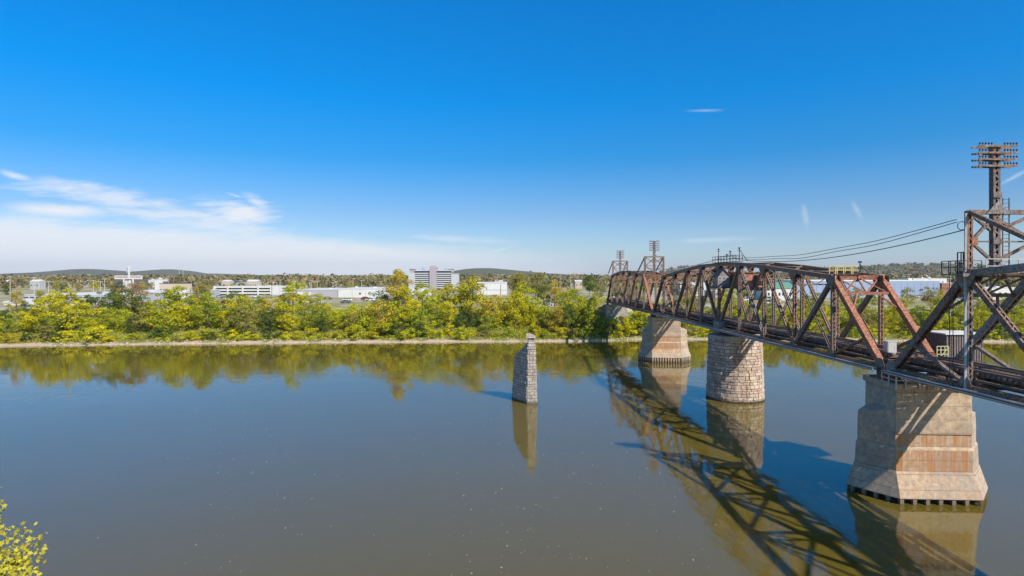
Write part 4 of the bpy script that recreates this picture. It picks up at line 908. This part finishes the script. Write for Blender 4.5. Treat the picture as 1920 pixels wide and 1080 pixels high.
# 8
building('white_gable_hall', px(772, 300), px(802, 300), 300, 14, el(548, 300), 'white gable roofed hall in front of the striped tower', WHITE, WROOF, gable=True)
r = building('white_roofed_hall', px(884, 380), px(950, 380), 380, 40, el(531, 380), 'large white roofed hall right of the striped tower', WHITE, WROOF, parapet=.5)
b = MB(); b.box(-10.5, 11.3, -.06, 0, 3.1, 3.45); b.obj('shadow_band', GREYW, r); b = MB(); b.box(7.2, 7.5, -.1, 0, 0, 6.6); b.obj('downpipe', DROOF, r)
# right side
r = building('blue_metal_hall', px(1492, 330), px(1762, 330), 330, 50, el(527.5, 330), 'huge blue grey metal hall with pale roof edge seen behind the red portal', BLUEG, WHITE, parapet=.7)
for i in range(22): xx = -39+i*3.6; b = MB(); b.box(xx-.08, xx+.08, -.08, .001, .3, 8.6); b.obj('rib', BLUEG, r)
r = building('green_roofed_building', px(1438, 290), px(1492, 290), 290, 16, el(541, 290), 'white building with green roof seen through the swing span', WHITE, GREENR, (8, 1, .9, 1.4), gable=True)
building('white_depot', px(1712, 520), px(1775, 520), 520, 20, el(522, 520), 'long white depot under the crane boom near the right horizon', WHITE, WROOF, (9, 1, 1.5, 1.5))
building('brick_depot', px(1766, 380), px(1800, 380), 380, 16, el(531, 380), 'low brick depot left of the near wire tower', BRICK, WROOF, (5, 1, 1, 1))
building('white_workshop', px(1275, 360), px(1330, 360), 360, 22, el(530, 360), 'white workshop seen through the far half of the swing span', WHITE, WROOF, (7, 1, 1.2, 1.2))
building('grey_workshop', px(1340, 330), px(1432, 330), 330, 18, el(546, 330), 'low pale workshop behind the round stone pier', GREYW, WROOF, (10, 1, 1.2, 1))
building('white_annex', px(1836, 300), px(1925, 300), 300, 20, el(540, 300), 'pale low annex behind the nearest span', WHITE, WROOF, (8, 1, 1.2, 1))
# scattered small houses
HS = [(12, 600, 2.2), (22, 640, 1.8), (64, 520, 2.4), (110, 700, 2), (127, 720, 2.4), (140, 690, 2.2), (152, 640, 3), (172, 900, 2), (300, 760, 2), (375, 800, 2.2), (423, 520, 2), (447, 560, 2.6), (472, 540, 2.8), (490, 600, 2), (508, 640, 2.2), (568, 620, 3.6),
      (598, 900, 2), (622, 950, 2), (641, 880, 2.4), (660, 1000, 2), (700, 900, 2), (867, 650, 2), (886, 620, 2.4), (905, 700, 3), (935, 560, 2), (1065, 700, 3), (1085, 560, 2), (1100, 800, 2), (1340, 600, 2.6), (1420, 700, 3), (1660, 900, 2), (1712, 1000, 2), (1726, 800, 3), (1755, 760, 3), (1785, 900, 2.4)]
NEAR = ['far left edge', 'left warehouse', 'left warehouse', 'left warehouse', 'left warehouse', 'left warehouse', 'left warehouse', 'lettered sign', 'white house', 'parking garage', 'parking garage', 'parking garage', 'parking garage', 'parking garage', 'parking garage', 'long shed', 'long shed', 'long shed', 'long shed', 'white hall', 'golden tree', 'striped tower', 'striped tower', 'white roofed hall', 'white roofed hall', 'gravel clearing', 'gravel clearing', 'far wire towers', 'swing span', 'swing span', 'red portal', 'crane boom', 'crane boom', 'crane boom', 'near wire tower']
WM = [(WHITE, 'white'), (BEIGE, 'beige'), (GREYW, 'grey'), (BRICK, 'brick')]
cnt = {}
for i, ((p_, y_, sc_), nb) in enumerate(zip(HS, NEAR)):
    m_, cn = WM[(i*7+i//3) % 3 if i % 9 else 3]; x_ = px(p_, y_); wd = 3.2*sc_; key = (cn, nb); cnt[key] = cnt.get(key, 0)+1; k = cnt[key]
    z_ = gh(x_, y_); zt_ = max(z_+4, min(z_+8, el(528, y_)))
    building('small_house', x_-wd/2, x_+wd/2, y_, 8, zt_, f'distant {cn} house beyond the {nb}' + ('' if k == 1 else f', {ORD[k-1]} from the left'), m_, [WROOF, DROOF][i % 2], (max(2, int(wd/2.2)), 1, 1, 1.2), gable=True, cat='house', group='distant small houses')
# light poles
LPS = [(19, 330, 519), (64, 300, 520), (73, 310, 524), (91, 420, 528), (175, 360, 526), (188, 330, 528), (196, 420, 523), (316, 400, 523), (415, 450, 526), (452, 450, 526), (484, 430, 525), (512, 500, 528), (525, 430, 525), (551, 380, 527), (584, 420, 526), (595, 450, 527), (624, 420, 530), (630, 430, 528), (662, 500, 522), (678, 400, 526), (932, 450, 515), (943, 450, 515), (1050, 480, 518), (1070, 480, 520), (1084, 470, 519), (1705, 500, 515)]
pm = MB(); pm.tube([(0, 0, 0), (0, 0, 1)], [.22, .14], 6); PM = pm.mesh('pole_shaft', POLE)
am = MB(); am.box(-1.2, 1.2, -.12, .12, -.1, .1); am.box(-1.4, -.7, -.2, .2, -.18, -.02); am.box(.7, 1.4, -.2, .2, -.18, -.02); AM = am.mesh('lamp_head', POLE)
names = {}
for i, (p_, y_, t_) in enumerate(LPS):
    lm = [n_ for a_, n_ in LM if p_ >= a_][-1].replace('under', 'above'); names[lm] = names.get(lm, 0)+1
    x_ = px(p_, y_); z_ = gh(x_, y_); h_ = el(t_, y_)-z_
    r = empty('light_pole', (x_, y_, z_), f'tall thin pale light pole {lm}, {ORD[names[lm]-1]} from the left', 'light pole', 'light poles among the far buildings')
    s1 = child('pole_shaft', PM, r); s1.scale = (.7, .7, h_); child('lamp_head', AM, r, (0, 0, h_))
# utility pole near the near tower and crane
r = empty('utility_pole', (px(1781, 200), 200, gh(px(1781, 200), 200)), 'tall slender pole on the bank left of the near wire tower', 'pole'); b = MB(); b.tube([(0, 0, 0), (0, 0, el(496, 200)-r.location.z)], [.2, .13], 8); b.obj('pole_shaft', POLE, r); b = MB(); b.box(-.8, .8, -.06, .06, 13, 13.15); b.obj('crossarm', POLE, r)
Yc = 480; r = empty('crane', (px(1757, Yc), Yc, gh(px(1757, Yc), Yc)), 'mobile crane with long dark boom raised against the right horizon', 'crane')
b = MB(); A = Vector((0, 0, 3)); B = Vector((px(1715, Yc)-px(1757, Yc), 0, el(492, Yc)-r.location.z)); b.bar(A.lerp(B, .5), B, .55, .7, (0, 1, 0)); b.bar(A.lerp(B, .97), B, .9, 1.1, (0, 1, 0)); b.obj('upper_boom', ST_DARK, r)
b = MB(); b.bar(A, A.lerp(B, .5), .7, .6, (0, 1, 0)); b.obj('lower_boom', POLE, r)
b = MB(); b.box(-3, 4, -1.3, 1.3, .9, 1.9); b.box(.5, 3.4, -1.2, 1.2, 1.9, 3.4); b.obj('chassis', YEL, r)
b = MB()
for xx in (-2.2, -.8, 2, 3.3): b.tube([(xx, -1.45, .55), (xx, -1.1, .55)], .55, 12); b.tube([(xx, 1.1, .55), (xx, 1.45, .55)], .55, 12)
b.obj('wheel_set', CABLE, r)
# radio masts
for p_, t_, n_ in ((336, 492, 'left'), (343, 494, 'right')):
    Yr = 5600; b = MB(); b.tube([(0, 0, 0), (0, 0, el(t_, Yr)-40)], [2.6, 1.6], 4); b.bar((-6, 0, 60), (6, 0, 60), 2, 2); tag(b.obj('radio_mast', POLE, loc=(px(p_, Yr), Yr, gh(px(p_, Yr), Yr))), f'{n_} one of two hair thin radio masts on the middle hill', 'radio mast', 'radio masts')
# parked cars
cb_ = MB(); cb_.loft([(.28, [(-2.15, -.88), (2.15, -.88), (2.15, .88), (-2.15, .88)]), (.8, [(-2.2, -.9), (2.2, -.9), (2.2, .9), (-2.2, .9)]), (.95, [(-2.0, -.85), (2.1, -.85), (2.1, .85), (-2.0, .85)])])
cb_.box(-1.0, .9, -.7, .7, 1.38, 1.44); CARB = cb_.mesh('body', WHITE)
cg = MB(); cg.loft([(.951, [(-1.6, -.8), (1.3, -.8), (1.3, .8), (-1.6, .8)]), (1.379, [(-1.0, -.68), (.8, -.68), (.8, .68), (-1.0, .68)])]); CARG = cg.mesh('glasshouse', GLASS)
cw_ = MB(); cw_.tube([(0, -.1, 0), (0, .1, 0)], .33, 10); CARW = cw_.mesh('wheel', CABLE)
CC = {'white': WHITE, 'grey': GREYW, 'black': DROOF, 'blue': BLUEG, 'red': REDP}; cc = {}; clist = []
for a_, e_, y0, y1, n_ in ((212, 236, 262, 290, 3), (345, 400, 262, 300, 6), (405, 545, 262, 330, 20), (560, 715, 262, 300, 14), (1440, 1500, 250, 280, 8), (1690, 1800, 285, 325, 10), (1340, 1430, 280, 320, 7), (1005, 1045, 236, 255, 3)):
    for i in range(n_):
        y_ = rnd.choice([y0, (y0+y1)/2, y1])+rnd.uniform(-.3, .3); clist.append((rnd.uniform(a_, e_), y_, rnd.choice(['white', 'white', 'grey', 'grey', 'black', 'blue', 'red'])))
clist.sort(); used = []
for p_, y_, cn in clist:
    x_ = px(p_, y_)
    if any(abs(x_-a)<5 and abs(y_-b)<5 for a, b in used): continue
    used.append((x_, y_)); lm = [n_ for a_, n_ in LM if p_ >= a_][-1].replace('under', 'in front of'); cc[cn, lm] = cc.get((cn, lm), 0)+1
    r = empty('parked_car', (x_, y_, gh(x_, y_)+.05), f'{ORD[cc[cn, lm]-1]} from left: {cn} parked car {lm}', 'car', 'cars parked on the far lots', rnd.uniform(-.15, .15))
    c_ = child('body', CARB, r); c_.material_slots[0].link = 'OBJECT'; c_.material_slots[0].material = CC[cn]; child('glasshouse', CARG, r)
    for wx in (-1.35, 1.35):
        for wy in (-.8, .8): child('wheel', CARW, r, (wx, wy, .33))
# gravel clearing
gv = MB(); q_ = [(1012, 248), (1042, 250), (1040, 232), (1020, 228)]
n_ = 8; gvv = []
for i in range(n_+1):
    for j in range(n_+1):
        y_ = lerp(226, 262, i/n_); x_ = lerp(px(1006, y_), px(1046, y_), j/n_)+math.sin(i*1.3)*.6; gvv.append((x_, y_, gh(x_, y_)+.06))
gv.add(gvv, [(i*(n_+1)+j, i*(n_+1)+j+1, (i+1)*(n_+1)+j+1, (i+1)*(n_+1)+j) for i in range(n_) for j in range(n_)])
tag(gv.obj('gravel_path', plain('pale_gravel', (.52, .46, .40), .95, 0, .15, .8)), kind='structure')
# ------------------------------------------------------------------ near tree, bottom left
rg = random.Random(17)
nt = empty('maple_tree', (-11.6, 9.5, 4.75), 'yellow leaved maple top poking in at the bottom left corner close by', 'tree')
mb = MB(); star = []
for i in range(10):
    a_ = math.pi/2+i*math.pi/5; r_ = (1.0 if i % 2 == 0 else .62)*(1, .9, .8, .7, .95, .8, .95, .7, .8, .9)[i]; star.append((r_*math.cos(a_)*.5, r_*math.sin(a_)*.5))
def maple(mb, c, nrm, s):
    n = nrm.normalized(); a = n.orthogonal().normalized(); b = n.cross(a); th = rg.uniform(0, 6.28); u_ = a*math.cos(th)+b*math.sin(th); v_ = n.cross(u_); cup = rg.uniform(-.2, .8)
    vs = [c]+[c+u_*x_*s+v_*y_*s+n*(cup*s*(x_*x_+y_*y_)*2) for x_, y_ in star]; mb.add(vs, [(0, i+1, (i+1) % 10+1) for i in range(10)])
tips = []
for i in range(700):
    d = Vector((rg.gauss(0, 1), rg.gauss(0, 1), rg.gauss(.2, .8))).normalized(); k = rg.uniform(.55, 1)
    c_ = Vector((0, 0, 8.6))+Vector((d.x*3.15, d.y*3.15, d.z*3.9))*k
    tips.append(c_); br = rg.uniform(.28, .55)
    for j in range(120):
        e = Vector((rg.gauss(0, 1), rg.gauss(0, 1), rg.gauss(0, 1))).normalized()*br*rg.uniform(.3, 1.1); maple(mb, c_+e, Vector((rg.gauss(0, .6)+.3, rg.gauss(0, .6)-.4, rg.uniform(.3, 1.2))), rg.choice([.06, .08, .1, .12, .14]))
mb.obj('crown', LEAF['near yellow'], nt)
mb = MB(); mb.tube([(0, 0, -1), (.1, 0, 2), (0, .1, 5), (.1, 0, 8), (0, 0, 11)], [.3, .26, .2, .12, .04], 10)
for c_ in tips:
    s0 = Vector((0, 0, max(3, min(10, c_.z-rg.uniform(.6, 2.2))))); mb.tube([s0, s0.lerp(c_, .55)+Vector((0, 0, .25)), c_], [.05, .03, .008], 4, False)
mb.obj('trunk', BARK, nt)

# ------------------------------------------------------------------ haze
hz_ = MB(); hz_.box(-7700, 7700, -200, 7700, -4, 190)
m = bpy.data.materials.new('thin_haze'); m.use_nodes = True; t = NT(m.node_tree); t.n.remove(t.n['Principled BSDF']); pv = t.new('ShaderNodeVolumePrincipled')
pv.inputs['Color'].default_value = (.80, .88, 1, 1); pv.inputs['Density'].default_value = 5.5e-5; pv.inputs['Anisotropy'].default_value = .2; t.l.new(pv.outputs[0], t.n['Material Output'].inputs['Volume'])
tag(hz_.obj('haze', m), 'thin blue air haze filling the whole valley', 'haze', kind='stuff')
